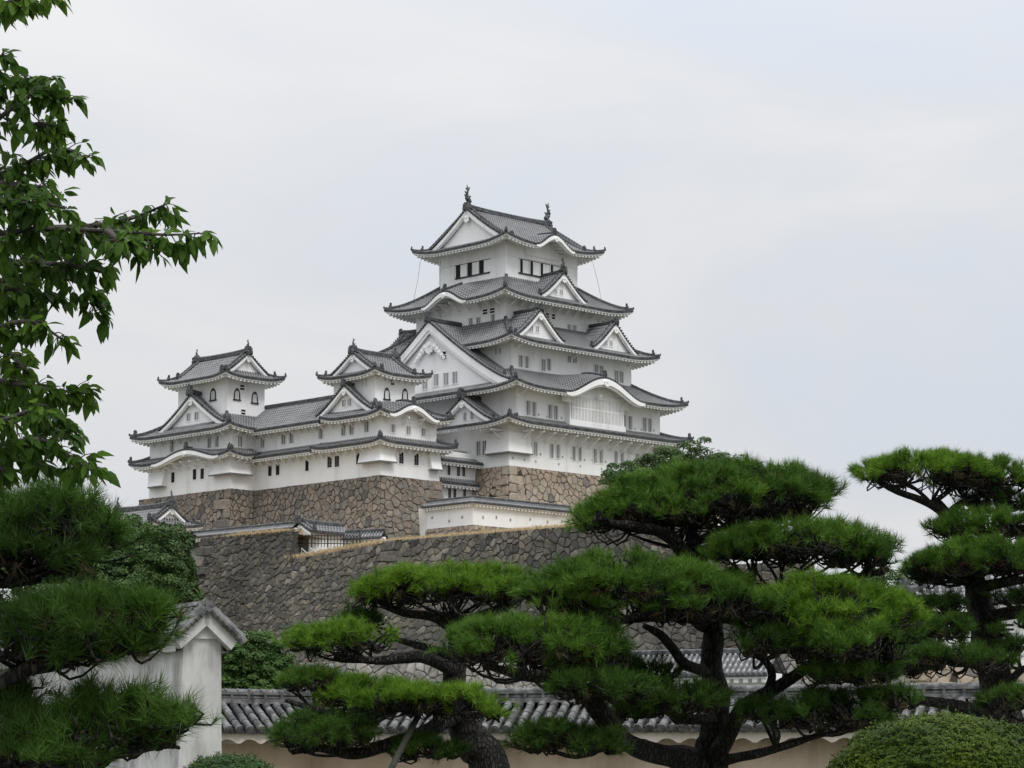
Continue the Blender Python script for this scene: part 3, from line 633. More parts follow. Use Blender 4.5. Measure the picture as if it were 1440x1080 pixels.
# ------------------------------------------------------------------ stone walls: every stone is cut as a cell of its own, with real joints
def clip(poly, nx, ny, c):
    outp = []; n = len(poly)
    for i in range(n):
        a, b = poly[i], poly[(i+1) % n]; da, db = a[0]*nx+a[1]*ny-c, b[0]*nx+b[1]*ny-c
        if da <= 0: outp.append(a)
        if (da < 0) != (db < 0) and da != db:
            t = da/(da-db); outp.append((a[0]+(b[0]-a[0])*t, a[1]+(b[1]-a[1])*t))
    return outp
def stone_face(mb, W, H, size, surf, rnd, corner=(0, 0), asp=1.25, gap=0.026, top_rag=0.0, bulge=0.12, topf=None):
    """surf(s, t, out) -> point; t measured down from the top; corner: width of dressed quoins at the left and right ends"""
    nx = max(2, int(W/(size*asp))); nz = max(2, int(H/size)); seeds = {}
    cl, cr_ = corner
    for j in range(-1, nz+2):
        for i in range(-1, nx+2):
            s = (i+0.5+rnd.uniform(-.42, .42)+(0.5 if j % 2 else 0))*W/nx; t = (j+0.5+rnd.uniform(-.40, .40))*H/nz
            if rnd.random() < .20: continue
            wt = (rnd.uniform(0, .55)*size)**2
            seeds.setdefault((i, j), []).append((s, t, wt))
            if rnd.random() < .22: seeds[i, j].append((s+rnd.choice((-1, 1))*rnd.uniform(.4, .6)*size, t+rnd.uniform(-.5, .5)*size, 0))
    allc = []
    for (i, j), ss in seeds.items():
        for s, t, wt in ss:
            if not (-size < s < W+size and -size < t < H+size): continue
            poly = [(s-3*size, t-3*size), (s+3*size, t-3*size), (s+3*size, t+3*size), (s-3*size, t+3*size)]
            for di in range(-3, 4):
                for dj in range(-3, 4):
                    for q in seeds.get((i+di, j+dj), ()):
                        if q == (s, t, wt): continue
                        dx, dy = q[0]-s, q[1]-t; poly = clip(poly, dx, dy, (dx*(q[0]+s)+dy*(q[1]+t)+wt-q[2])/2)
                        if len(poly) < 3: break
            allc.append(poly)
    quo = []
    for side, cw in ((0, cl), (1, cr_)):
        if not cw: continue
        t = 0; k = 0
        while t < H:
            h = cw*rnd.uniform(.42, .56); ln = cw*(1.25 if k % 2 else 0.62)*rnd.uniform(.9, 1.1)
            a, b = (0, ln) if side == 0 else (W-ln, W)
            quo.append([(a, t), (b, t+rnd.uniform(-.05, .05)), (b, min(H, t+h)), (a, min(H, t+h))]); t += h; k += 1
    fin = []
    for poly in allc:
        poly = clip(clip(clip(clip(poly, -1, 0, 0), 1, 0, W), 0, -1, 0), 0, 1, H)
        if len(poly) < 3: continue
        cx = sum(p[0] for p in poly)/len(poly); cy = sum(p[1] for p in poly)/len(poly)
        if topf:
            if min(p[1] for p in poly) < topf(cx)-.12: 
                poly = clip(poly, 0, -1, -topf(cx))
                if len(poly) < 3: continue
                cx = sum(p[0] for p in poly)/len(poly); cy = sum(p[1] for p in poly)/len(poly)
        if cl:
            for q in quo:
                if q[0][0] == 0 and q[0][1]-0.01 <= cy <= q[2][1]: poly = clip(poly, -1, 0, -q[1][0])
        if cr_:
            for q in quo:
                if q[0][0] > 0 and q[0][1]-.01 <= cy <= q[2][1]: poly = clip(poly, 1, 0, q[0][0])
        if len(poly) >= 3: fin.append(poly)
    for poly in fin+quo:
        cx = sum(p[0] for p in poly)/len(poly); cy = sum(p[1] for p in poly)/len(poly)
        rad = max(0.05, sum(math.hypot(p[0]-cx, p[1]-cy) for p in poly)/len(poly))
        if rad < size*.1: continue
        
        k0 = max(0.3, 1-gap/rad); k1 = k0*0.86; o1 = bulge*rnd.uniform(.55, 1.3); tx, ty = rnd.uniform(-.10, .10), rnd.uniform(-.09, .09)
        # round the corners of the polygon a little
        pts = []
        n = len(poly)
        for i in range(n):
            a, b, c = poly[i-1], poly[i], poly[(i+1) % n]
            if math.hypot(a[0]-b[0], a[1]-b[1]) < 0.02: continue
            pts.append((b[0]*.88+a[0]*.12, b[1]*.88+a[1]*.12)); pts.append((b[0]*.88+c[0]*.12, b[1]*.88+c[1]*.12))
        if len(pts) < 3: continue
        rg = [rnd.uniform(.94, 1.03) for _ in pts]
        r0 = [mb.add(surf(cx+(x-cx)*k0, cy+(y-cy)*k0, -0.05)) for (x, y) in pts]
        r1 = [mb.add(surf(cx+(x-cx)*k0*g, cy+(y-cy)*k0*g, o1*.45+((x-cx)*tx+(y-cy)*ty)*.4)) for (x, y), g in zip(pts, rg)]
        r2 = [mb.add(surf(cx+(x-cx)*k1*g*.9, cy+(y-cy)*k1*g*.9, o1*rnd.uniform(.7, 1.25)+(x-cx)*tx+(y-cy)*ty)) for (x, y), g in zip(pts, rg)]
        n = len(pts)
        for i in range(n):
            j = (i+1) % n; mb.face((r0[i], r0[j], r1[j], r1[i]), 0); mb.face((r1[i], r1[j], r2[j], r2[i]), 0)
        mb.face(r2, 0)
def batter(t, a=0.16, b=0.012): return a*t+b*t*t        # how far the face has spread at depth t below its top
def stone_plan(mb, path, H, size, seed, quoin=(), a=0.16, b=0.012, z=0.0, asp=1.25, back=True, bulge=0.12, topfs=None, gap=0.026, qw=1.75):
    """battered wall along a plan path (outside on the right-hand side while walking), corners mitred"""
    rnd = random.Random(seed); n = len(path)-1; P = [Vector((x, y, 0)) for x, y in path]
    nor = []
    for i in range(n):
        d = (P[i+1]-P[i]).normalized(); nor.append(Vector((d.y, -d.x, 0)))
    mit = []
    for i in range(n+1):
        if i == 0: mit.append(nor[0])
        elif i == n: mit.append(nor[-1])
        else:
            m = nor[i-1]+nor[i]; mit.append(m/(m.dot(nor[i])))
    for i in range(n):
        L = (P[i+1]-P[i]).length
        def surf(s, t, o, i=i, L=L):
            k = s/L; off = batter(t, a, b); p = P[i].lerp(P[i+1], k)+mit[i].lerp(mit[i+1], k)*(off+o)
            return (p.x, p.y, z-t)
        q = (qw if i in quoin and quoin[i][0] else 0, qw if i in quoin and quoin[i][1] else 0) if isinstance(quoin, dict) else (0, 0)
        stone_face(mb, L, H, size, surf, rnd, q, asp, gap, topf=(topfs or {}).get(i), bulge=bulge)
        if back:
            m_ = 8
            tf = (topfs or {}).get(i)
            for jj in range(m_):
                for kk in range(12):
                    s0, s1 = L*kk/12, L*(kk+1)/12; t0, t1 = H*jj/m_, H*(jj+1)/m_
                    if tf: t0, t1 = max(t0, tf((s0+s1)/2)+.2), max(t1, tf((s0+s1)/2)+.2)
                    mb.poly([surf(s0, t1, -.03), surf(s1, t1, -.03), surf(s1, t0, -.03), surf(s0, t0, -.03)], 1)
# ================================================================== the castle keep
K = CThing('castle_keep', 'tallest white castle keep with five grey tiled roofs on a tan stone base', 'castle keep', 14.3, 14.5, 37.6)
F1, F2, F3, F4, F5 = (0, 28.5, 0, 29), (1.3, 27.2, 0, 29), (3.4, 25.1, 3.0, 26), (5.6, 23.0, 6.3, 22.8), (7.9, 20.7, 8.5, 20.8)
walls(K, *F1, 37.58, 43.0); walls(K, *F2, 43.1, 47.75); walls(K, *F3, 49.3, 54.1); walls(K, *F4, 56.0, 60.35); walls(K, *F5, 62.3, 67.9)
hip_roof(K, (-2.4, 30.9, -2.4, 31.4), F2, 42.72, 1.0, 2.4, lift=0.55, Lc=5)
k2 = (15.75, 6.7, 2.35, 4.6, 1.72)
r2, z2 = hip_roof(K, (-1.3, 29.8, -2.6, 31.6), F3, 47.15, 2.95, 2.6, kara={'S': k2})
kara_board(K, r2, z2['S'], k2, 0.62)
r3, z3 = hip_roof(K, (.75, 27.75, .35, 28.65), F4, 53.38, 3.6, 2.65)
k4 = (11.3, 3.9, 1.55, 4.2, 2.9)
r4, z4 = hip_roof(K, (2.6, 26.0, 3.35, 25.75), F5, 59.65, 3.35, 2.95, kara={'W': k4})
kara_board(K, r4, z4['W'], k4, 0.45)
k5 = (8.95, 3.3, 1.6, 4.0, 2.5)
r5, z5, _ = irimoya(K, (5.3, 23.3, 5.9, 23.4), 'u', 1.7, 67.32, 72.55, 2.6, lift=0.75, Lc=5.5, kara={'S': k5}, bh=0.5, pscale=0.8, fish_s=1.38)
kara_board(K, r5, z5['S'], k5, 0.42)
gW, _ = gable(K, 'W', (0.0, 14.4), 14.3, 48.2, 57.0, 5.7, bh=0.95, pscale=1.3, zbase=47.6, ornate=True, label='huge gable roof with carved scroll pendant')
gable(K, 'W', (-1.8, 6.4), 5.3, 43.15, 46.25, 3.2, bh=0.42, pscale=0.55)
for cu in (7.15, 20.75): gable(K, 'S', (cu, 1.6), 4.1, 54.2, 57.75, 4.7, bh=0.42, pscale=0.6)
for cu in (7.15, 20.75): gable(K, 'N', (cu, 27.3), 4.1, 54.2, 57.75, 4.6, bh=0.42, pscale=0.6)
gable(K, 'S', (14.4, 4.6), 4.05, 60.55, 63.85, 3.95, bh=0.42, pscale=0.6, fish=True)
# latticed bay under the undulating gable
b = MB(); b.box((9.7, -0.85, 43.5), (19.5, 0.0, 47.75), 0); b.box((9.55, -1.0, 43.35), (19.65, 0.0, 44.05), 0)
b.box((9.7, -0.95, 47.0), (19.5, -0.8, 47.5), 0)
b.poly([(9.95, -.86, 44.1), (19.25, -.86, 44.1), (19.25, -.86, 47.0), (9.95, -.86, 47.0)], 1)
bay = K.part(b, 'latticed_bay', [M_PLASTER, M_GLASS])
b = MB()
for i in range(36):
    u = 9.95+9.3*(i+.5)/36; b.box((u-.075, -1.0, 44.05), (u+.075, -.87, 47.0), 0)
b.box((9.9, -.98, 45.55), (19.3, -.88, 45.68), 0)
K.part(b, 'lattice', M_PLASTER, bay)
# windows of the keep
wins(K, 'S', 0, [(380, 408), (417, 410), (520, 424), (560, 427), (660, 440), (698, 443), (795, 455), (833, 458), (927, 470), (965, 472), (1062, 485), (1100, 490)], .72, 1.75, sc_=ZC)
wins(K, 'W', 0, [(58, 408), (98, 405)], .85, 1.75, sc_=ZC)
wins(K, 'S', 0, [(371, 152), (408, 160), (510, 175), (545, 182), (978, 240), (1016, 247), (1107, 257), (1140, 262)], .78, 1.75, sc_=ZC)
wins(K, 'S', 3, [(786, 537), (820, 542), (910, 558), (940, 556), (1200, 588), (1228, 594), (1310, 620), (1337, 625)], .78, 1.5, sc_=ZB)
wins(K, 'S', 3, [(1053, 527), (1082, 530)], .62, .8, sc_=ZB)
wins(K, 'W', 3.4, [(657, 482), (673, 480)], .5, .75, sc_=ZB)
wins(K, 'S', 6.3, [(1052, 365), (1080, 370)], .72, 1.4, sc_=ZB); wins(K, 'S', 6.3, [(965, 293), (932, 287)], .6, .62, 'vent', ZB)
wins(K, 'W', 5.6, [(515, 330), (557, 325), (636, 308)], .8, 1.35, sc_=ZB); wins(K, 'W', 5.6, [(593, 267), (633, 260)], .85, .62, 'vent', ZB)
wins(K, 'W', 5.6, [(430, 225), (470, 218)], .75, 1.1, sc_=ZB)
for x, y in ((265, 658), (326, 640), (380, 634), (428, 627)): win(K, 'W', 0.55, 530+x*.25694, 370+y*.25694, 1.0, 1.5)
for x, y in ((368, 502),): win(K, 'W', 0.55, 530+x*.25694, 370+y*.25694, .8, .8, 'vent')
for x, y in ((484, 840), (522, 833)): win(K, 'W', -1.25, 530+x*.25694, 370+y*.25694, .7, 1.0)
wins(K, 'S', 2.15, [(845, 360), (878, 362), (1252, 438), (1280, 440)], .5, .75, sc_=ZB)
wins(K, 'S', 5.15, [(978, 155), (1008, 160)], .5, .65, sc_=ZB)
# top storey: sliding shutters, dark openings, sill and mouldings
def top_windows(face, plane, a, b_, z0, z1, n, dark):
    mb = MB(); s = (lambda t, y, z: (t, plane-y, z)) if face == 'S' else (lambda t, y, z: (plane-y, t, z))
    def bx(t0, t1, y, za, zb, m):
        P = [s(t0, y, za), s(t1, y, za), s(t1, -.02, za), s(t0, -.02, za)]; mb.hexa(P+[(p[0], p[1], zb) for p in P], m)
    bx(a, b_, .03, z0, z1, 0); bx(a-.1, b_+.1, .16, z0-.16, z0, 1); bx(a, b_, .08, z1, z1+.07, 1)
    w = (b_-a)/n
    for i in range(n):
        d0, d1 = dark; bx(a+w*(i+d0), a+w*(i+d1), .05, z0+.01, z1-.01, 2); bx(a+w*(i+d1)+.02, a+w*(i+(d0 if d0 > .3 else 1))-.14, .09, z0+.02, z1-.02, 0)
        bx(a+w*i-.07 if i else a, a+w*i+.09, .15, z0, z1, 0)
    K.part(mb, 'window', [M_PLASTER, M_WOOD, M_DARK])
pW = [onU(570+x*.20139, 250+y*.20139, 7.9) for x, y in ((348, 705), (594, 655))]; zt = onU(570+348*.20139, 250+618*.20139, 7.9)[2]
top_windows('W', 7.9, pW[0][1], pW[1][1], pW[0][2], zt, 3, (0.08, 0.50))
pS = [onV(570+x*.20139, 250+y*.20139, 8.5) for x, y in ((793, 660), (1075, 720))]; zt = onV(570+793*.20139, 250+568*.20139, 8.5)[2]
top_windows('S', 8.5, pS[0][0], pS[1][0], pS[0][2], zt, 4, (0.05, 0.34))
b = MB(); zm = onV(712, 358.8, 8.5)[2]
u0, u1, v0, v1 = F5
for za, t, hh in ((zm, .12, .16), (zm+2.1, .08, .12)):
    b.box((u0-t, v0-t, za), (u1+t, v0-.003, za+hh)); b.box((u0-t, v0-.003, za), (u0-.003, v1, za+hh)); b.box((u1+.003, v0-.003, za), (u1+t, v1, za+hh))
for i in range(1, 7):
    u = u0+(u1-u0)*i/7; b.box((u-.05, v0-.05, zm+.13), (u+.05, v0-.004, zm+2.0)); v = v0+(v1-v0)*i/7; b.box((u0-.05, v-.05, zm+.13), (u0-.004, v+.05, zm+2.0))
for q in ((u0, v0), (u1, v0), (u0, v1)): b.box((q[0]-.09, q[1]-.09, 62.4), (q[0]+.09, q[1]+.09, 67.4))
K.part(b, 'wall_moulding', M_PLASTER)
# brackets under the eaves
brackets(K, 'S', 0, 2.2, 27.6, 41.85, 14, 1.9, 1.15, .26); brackets(K, 'W', 0, 1.2, 3.0, 41.85, 2, 1.9, 1.15, .26)
brackets(K, 'S', 6.3, 6.4, 22.5, 59.75, 11, 2.0, 1.1, .2); brackets(K, 'W', 5.6, 7.0, 22, 59.75, 9, 2.0, 1.1, .2)
brackets(K, 'S', 3.0, 4.2, 24.5, 53.45, 3, 1.9, .9, .2); brackets(K, 'S', 0, 2.0, 26.5, 47.25, 3, 1.9, .9, .2)
stone_drop(K, 'S', 0, 0, 3.5, 41.7, 39.2, 0.55, ends=(1, 0)); stone_drop(K, 'W', 0, 3.6, 0, 41.7, 39.2, 0.55, ends=(0, -1))
b = MB()                                               # gun ports
for x, y in ((450, 445), (590, 462), (643, 468), (728, 480), (780, 483), (863, 493), (565, 507), (420, 490), (702, 520), (837, 538), (275, 468), (348, 480)):
    c = onV(660+x*.2222, 540+y*.2222, 0); b.box((c[0]-.16, -.03, c[2]-.18), (c[0]+.16, .0, c[2]+.18), 0); b.box((c[0]-.09, -.035, c[2]-.11), (c[0]+.07, -.031, c[2]+.11), 1)
for x, y in ((437, 195), (490, 207), (583, 215), (1048, 283), (1088, 288), (1167, 295)):
    c = onV(660+x*.2222, 540+y*.2222, 0); b.box((c[0]-.14, -.03, c[2]-.16), (c[0]+.14, .0, c[2]+.16), 0); b.box((c[0]-.08, -.035, c[2]-.1), (c[0]+.06, -.031, c[2]+.1), 1)
K.part(b, 'gun_ports', [M_SHADE, M_GLASS])
for (x0, y0, x1, y1, D) in ((591, 367, 582, 421, 312), (833.5, 369, 846, 424, 308)):
    b = MB(); b.tube([toc(at(x0, y0, D)), toc(at((x0+x1)/2+1, (y0+y1)/2, D)), toc(at(x1, y1, D-2))], [.03]*3, 4); K.part(b, 'lightning_cable', M_GLASS)

# stone base of the keep
S1 = CThing('stone_base', 'tan stone base sloping outwards under the tallest keep', 'stone wall', 14.3, 14.5, 30)
mb = MB(); stone_plan(mb, [(0, 12), (0, 0), (29.5, 0)], 10.5, .74, 3, {0: (0, 1), 1: (1, 0)}, z=37.6, bulge=.13, qw=2.3); mb.box((.25, .25, 27), (28.2, 28, 37.5), 1); S1.part(mb, 'stones', [M_STONE, M_GAP])

# ================================================================== the western small keep
A = CThing('small_keep', 'small three roofed keep with bell windows directly left of the tallest keep', 'small keep', -13.5, 9, 35.2)
walls(A, -17.9, -8.6, 3, 14, 35.18, 39.3); walls(A, -17.9, -9.1, 3, 14, 39.4, 43.0); walls(A, -17.1, -10.8, 5, 12.5, 43.2, 47.75)
hip_roof(A, (-19.45, -7.05, 1.45, 14), (-17.9, -9.1, 3.0, 14), 39.0, .78, 1.55, lift=.35, Lc=3, ribs='SWE', soffit='SWE')
ka = (5.4, 3.7, 1.42, 3.4, 1.49)
ra, za = hip_roof(A, (-19.4, -7.6, 1.47, 12.5), (-17.1, -10.8, 5, 12.5), 42.28, 1.85, 1.53, lift=.5, Lc=3.5, ribs='SWE', soffit='SWE', kara={'S': ka})
kara_board(A, ra, za['S'], ka, 0.42)
gable(A, 'W', (-18.6, 8.9), 4.95, 43.05, 46.3, 2.2, bh=0.38, pscale=0.55)
irimoya(A, (-18.5, -9.4, 3.55, 13.95), 'u', 1.25, 47.4, 50.35, 1.42, lift=.5, Lc=3.5, bh=.36, pscale=.5, fish_s=.62)
wins(A, 'S', 3, [(678, 222), (797, 238), (913, 252)], .72, 1.35, sc_=ZD); wins(A, 'S', 3, [(742, 465), (860, 478)], .7, 1.35, 'cross', ZD)
wins(A, 'W', -17.9, [(295, 250), (357, 242), (477, 222)], .85, 1.3, sc_=ZD); wins(A, 'W', -17.9, [(188, 497), (245, 492)], .82, 1.3, 'cross', ZD)
wins(A, 'W', -17.9, [(408, 472)], .6, 1.3, 'open', ZD)
wins(A, 'S', 5, [(690, 450), (812, 455)], .75, 1.25, 'bell', Z4); wins(A, 'S', 5, [(728, 375)], .6, .55, 'vent', Z4); wins(A, 'W', -17.1, [(533, 377), (549, 375)], .4, .75, sc_=Z4)
wins(A, 'W', -18.05, [(403, 515), (440, 507)], .62, .85, sc_=Z4); wins(A, 'S', 2.99, [(790, 132), (855, 140)], .8, .42, 'vent', ZD)
brackets(A, 'W', -17.9, 13.2, 4.6, 42.1, 6, 1.15, .8, .16); brackets(A, 'W', -17.9, 13.2, 4.2, 38.75, 7, 1.2, .85, .16); brackets(A, 'S', 3, -17.2, -9.3, 38.75, 8, 1.2, .85, .16)
brackets(A, 'S', 3, -17.0, -9.6, 42.1, 4, 1.15, .8, .16); brackets(A, 'S', 5, -16.6, -11.2, 47.2, 6, .95, .6, .14)
stone_drop(A, 'W', -17.9, 6.3, 3.0, 38.8, 36.8, .75, ends=(0, -1)); stone_drop(A, 'S', 3, -17.9, -16.1, 38.8, 36.8, .75, ends=(1, 0)); stone_drop(A, 'S', 3, -10.4, -8.75, 38.8, 36.5, .7)

# ================================================================== corridor between the two small keeps
Cc = CThing('connecting_corridor', 'long two storey white corridor building linking the two small keeps', 'corridor building', -14.5, 20, 35.2)
walls(Cc, -17.9, -11.0, 14.003, 27.5, 35.18, 39.35); walls(Cc, -17.897, -11.0, 14.003, 27.5, 39.45, 43.3)
hip_roof(Cc, (-19.45, -11, 14, 26.3), (-17.9, -11, 14, 26.3), 39.0, .78, 1.55, lift=0, ribs='W', soffit='W')
mb = MB(); wb = MB()
for s in 'WE':
    O, ex, ey, L = sides((-19.5, -9.5, 12.4, 28.5))[s]; zf = lambda x, y: 42.32+3.55*(min(max(y, 0), 5)/5)**1.15
    panel(mb, O, ex, ey, L, lambda x: 5.0, zf, ny=9)
    eaves(wb, O, ex, ey, L, zf, 1.55, lambda x: 9)
rf = Cc.part(mb, 'roof', [M_TILE, M_ORN]); Cc.part(wb, 'eaves', M_PLASTER, rf); rb = MB(); rb.sweep([(-14.5, 12.55, 45.85), (-14.5, 20, 45.82), (-14.5, 28.5, 45.85)], .5, .5); Cc.part(rb, 'ridge', M_ORN, rf)
wins(Cc, 'W', -17.9, [(1065, 225), (1222, 200), (1280, 192)], .85, 1.3, sc_=ZE); wins(Cc, 'W', -17.9, [(120, 275)], .85, 1.3, sc_=ZD)
wins(Cc, 'W', -17.9, [(1120, 437), (1178, 430), (1397, 400)], .72, 1.3, 'open', ZE); wins(Cc, 'W', -17.9, [(14, 525)], .75, 1.3, 'open', ZD)
brackets(Cc, 'W', -17.9, 26, 14.6, 42.1, 9, 1.15, .8, .16); brackets(Cc, 'W', -17.9, 26, 14.6, 38.75, 9, 1.2, .85, .16)

# ================================================================== the north-western small keep
I = CThing('small_keep', 'leftmost small keep with bell windows at the far left end of the castle', 'small keep', -17, 33, 35.2)
walls(I, -21.5, -12, 26.3, 43, 35.18, 39.7); walls(I, -21.5, -12, 26.3, 43, 39.8, 43.35); walls(I, -20.8, -14.9, 28.3, 38.2, 43.4, 49.6)
ki = (11.6, 6.4, 1.2, 1.7, 1.85)
ri, zi = hip_roof(I, (-23.4, -18.3, 24.4, 44.9), (-21.5, -18.3, 26.3, 43), 39.2, .95, 1.9, lift=.45, Lc=3.5, ribs='SWN', soffit='SWN', kara={'W': ki})
kara_board(I, ri, zi['W'], ki, .42)
hip_roof(I, (-23.35, -12.4, 24.45, 44.85), (-20.8, -14.9, 28.3, 38.2), 42.55, 2.1, 1.85, lift=.5, Lc=4, ribs='SWN', soffit='SWN')
gable(I, 'W', (-22.4, 33.55), 6.5, 43.45, 47.35, 2.4, bh=.42, pscale=.62)
irimoya(I, (-22.6, -13.1, 26.5, 40.0), 'v', 1.6, 49.2, 52.5, 1.8, lift=.5, Lc=3.5, bh=.36, pscale=.5, fish_s=.62)
wins(I, 'W', -21.5, [(385, 258), (665, 228), (722, 220)], .85, 1.3, sc_=ZE); wins(I, 'S', 26.3, [(893, 218)], .6, 1.3, sc_=ZE)
wins(I, 'W', -21.5, [(392, 488), (555, 465), (612, 460)], .72, 1.3, 'open', ZE); wins(I, 'W', -21.5, [(443, 390), (655, 372)], .8, .55, 'vent', ZE)
wins(I, 'W', -20.8, [(720, 487)], .95, 1.35, 'bell', Z3); wins(I, 'S', 28.3, [(890, 485), (1018, 510)], .8, 1.3, 'bell', Z3); wins(I, 'S', 28.3, [(928, 437), (935, 615)], .7, .62, 'vent', Z3)
wins(I, 'W', -21.85, [(542, 652), (600, 643)], .85, 1.0, sc_=Z3)
brackets(I, 'W', -21.5, 42, 27.5, 42.35, 9, 1.4, .8, .16); brackets(I, 'W', -21.5, 42, 27.5, 38.95, 9, 1.5, .85, .16); brackets(I, 'S', 26.3, -21, -18.6, 38.95, 3, 1.5, .85, .16); brackets(I, 'S', 26.3, -21, -18.6, 42.35, 3, 1.4, .85, .16)
stone_drop(I, 'W', -21.5, 29.8, 26.3, 39.0, 37.0, .8, ends=(0, -1)); stone_drop(I, 'S', 26.3, -21.5, -18.9, 39.0, 37.0, .8, ends=(1, 0)); stone_drop(I, 'W', -21.5, 43, 39.3, 39.0, 36.5, .9, ends=(1, 0))

S2 = CThing('stone_base', 'brown stone base with reddish corner blocks under the two small keeps', 'stone wall', -17, 20, 30)
mb = MB(); stone_plan(mb, [(-21.5, 45), (-21.5, 26.3), (-17.9, 26.3), (-17.9, 3), (-8.55, 3), (-8.55, 9)], 10.5, .70, 5, {0: (0, 1), 3: (0, 1), 4: (1, 0)}, z=35.22, a=.13, b=.012, bulge=.14, qw=2.4); mb.box((-21.2, 26.7, 25), (-12, 43, 35.1), 1); mb.box((-17.6, 3.3, 25), (-8.8, 26.8, 35.1), 1); S2.part(mb, 'stones', [M_STONE_B, M_GAP])

# ================================================================== low corridor tucked between small keep and main keep
Nn = CThing('connecting_corridor', 'narrow white corridor with two small pent roofs squeezed against the tallest keep', 'corridor building', -4, 7, 30)
walls(Nn, -8.5, .6, 5.6, 10, 28, 39.4)
for ev, tp, z0, rs in (((-7.4, .35, 4.35, 10), (-7.4, .35, 7.4, 10), 38.1, 1.7), ((-7.6, .35, 4.5, 10), (-7.6, .35, 5.6, 10), 35.45, .65)):
    rn, zn = hip_roof(Nn, ev, tp, z0, rs, 1.2, lift=0, ribs='S', soffit='S')
    O, ex, ey, L, zf = zn['S']; b = MB()
    for i in range(6): b.hexa([tuple(O+ey*y+Vector((-.12+d, 0, zf(0, y)-.5*(1-k)))) for k in (0, 1) for d, y in ((0, tp[2]-ev[2] and (tp[2]-ev[2])*i/6), (.2, (tp[2]-ev[2])*i/6), (.2, (tp[2]-ev[2])*(i+1)/6), (0, (tp[2]-ev[2])*(i+1)/6))])
    Nn.part(b, 'bargeboard', M_PLASTER, rn); b = MB(); b.sweep([tuple(O+ey*y+Vector((.1, 0, zf(0, y)+.05))) for y in (0, .5, 1.0)], .3, .25); oni(b, O+Vector((.1, .1, zf(0, 0)+.05)), (0, -1, 0), .5); Nn.part(b, 'ridge', M_ORN, rn)
wins(Nn, 'S', 5.6, [(1113, 562), (1187, 570), (1228, 572), (1118, 740), (1158, 742), (1235, 740)], .5, 1.15, 'cross', ZD)

# ================================================================== plastered walls with tiled tops
def roofed_wall(T, path, z0, h, th, rw, rise, both=True, m=None, ridge_h=.32, ends=(0, 0), rmat=None):
    n = len(path)-1; P = [Vector((x, y, 0)) for x, y in path]; nor = []
    for i in range(n): d = (P[i+1]-P[i]).normalized(); nor.append(Vector((d.y, -d.x, 0)))
    mit = [nor[0]]+[(nor[i-1]+nor[i])/((nor[i-1]+nor[i]).dot(nor[i])) for i in range(1, n)]+[nor[-1]]
    wb = MB(); mb = MB(); eb = MB(); rb = MB(); zt = z0+h
    for i in range(n):
        a, b = P[i], P[i+1]
        q = [a+mit[i]*th/2, b+mit[i+1]*th/2, b-mit[i+1]*th/2, a-mit[i]*th/2]
        wb.hexa([(p.x, p.y, z0) for p in q]+[(p.x, p.y, zt) for p in q])
        for sg in (1, -1):
            e0, e1, r0, r1 = a+mit[i]*sg*rw, b+mit[i+1]*sg*rw, a, b
            if sg < 0: e0, e1, r0, r1 = e1, e0, r1, r0
            ex = (e1-e0).normalized(); L = (e1-e0).length; ey = -nor[i]*sg; il = (r0-e0).dot(ex); ir = (e1-r1).dot(ex)
            ym = lambda x, il=il, ir=ir, L=L: max(.02, min(rw, x*rw/il if il > .01 else rw, (L-x)*rw/ir if ir > .01 else rw))
            zf = lambda x, y: zt-.12+rise*(min(y, rw)/rw)**1.1
            panel(mb, e0, ex, ey, L, ym, zf, ny=3, pitch=.34, ribh=.11, skirt=.12)
            eaves(eb, e0, ex, ey, L, zf, rw-th/2+.02, ym, drop=.12, board=.10, pitch=.55, slope=.1)
    rb.sweep([(p.x, p.y, zt-.16+rise) for p in P], .34, ridge_h)
    w = T.part(wb, 'wall_body', m or M_PLASTER); r = T.part(mb, 'roof', [rmat or M_TILE, M_ORN]); T.part(eb, 'eaves', M_PLASTER, r); T.part(rb, 'ridge', M_ORN, r)
    return zt
c1 = toc(at(665, 738, 283.0)); zb1 = c1[2]; cu, cv = c1[0], c1[1]
lN = onU(600.8, 746, cu)[1]; rE = onV(804, 747, cv)[0]
Z = CThing('roofed_wall', 'white plaster wall with tiled top bending around the foot of the tallest keep', 'castle wall', cu, cv, zb1-1.5)
roofed_wall(Z, [(cu+.3, lN+.4), (cu+.3, cv+.3), (rE, cv+.3)], zb1, 2.62, .6, .95, .62)
b = MB()
for x, y in ((155, 265), (288, 290), (388, 262)): c = onU(580+x*.18056, 680+y*.18056, cu); b.box((cu-.03, c[1]-.2, c[2]-.2), (cu-.001, c[1]+.2, c[2]+.2), 0); b.box((cu-.035, c[1]-.1, c[2]-.14), (cu-.031, c[1]+.12, c[2]+.1), 1)
for x, y in ((549, 262), (653, 262), (762, 282), (916, 278), (1051, 298), (1164, 293)): c = onV(580+x*.18056, 680+y*.18056, cv); b.box((c[0]-.17, cv-.03, c[2]-.22), (c[0]+.17, cv-.001, c[2]+.22), 0); b.box((c[0]-.08, cv-.035, c[2]-.16), (c[0]+.09, cv-.031, c[2]+.12), 1)
Z.part(b, 'gun_ports', [M_SHADE, M_GLASS])
S3 = CThing('stone_base', 'low tan stone footing under the bent white plaster wall', 'stone wall', cu, cv, zb1-1.8)
mb = MB(); stone_plan(mb, [(cu-.03, lN+.3), (cu-.03, cv-.03), (rE+14, cv-.03)], 2.6, .55, 9, {0: (0, 0), 1: (0, 0)}, z=zb1+.02, a=.1, b=.0, bulge=.08); S3.part(mb, 'stones', [M_STONE, M_GAP])
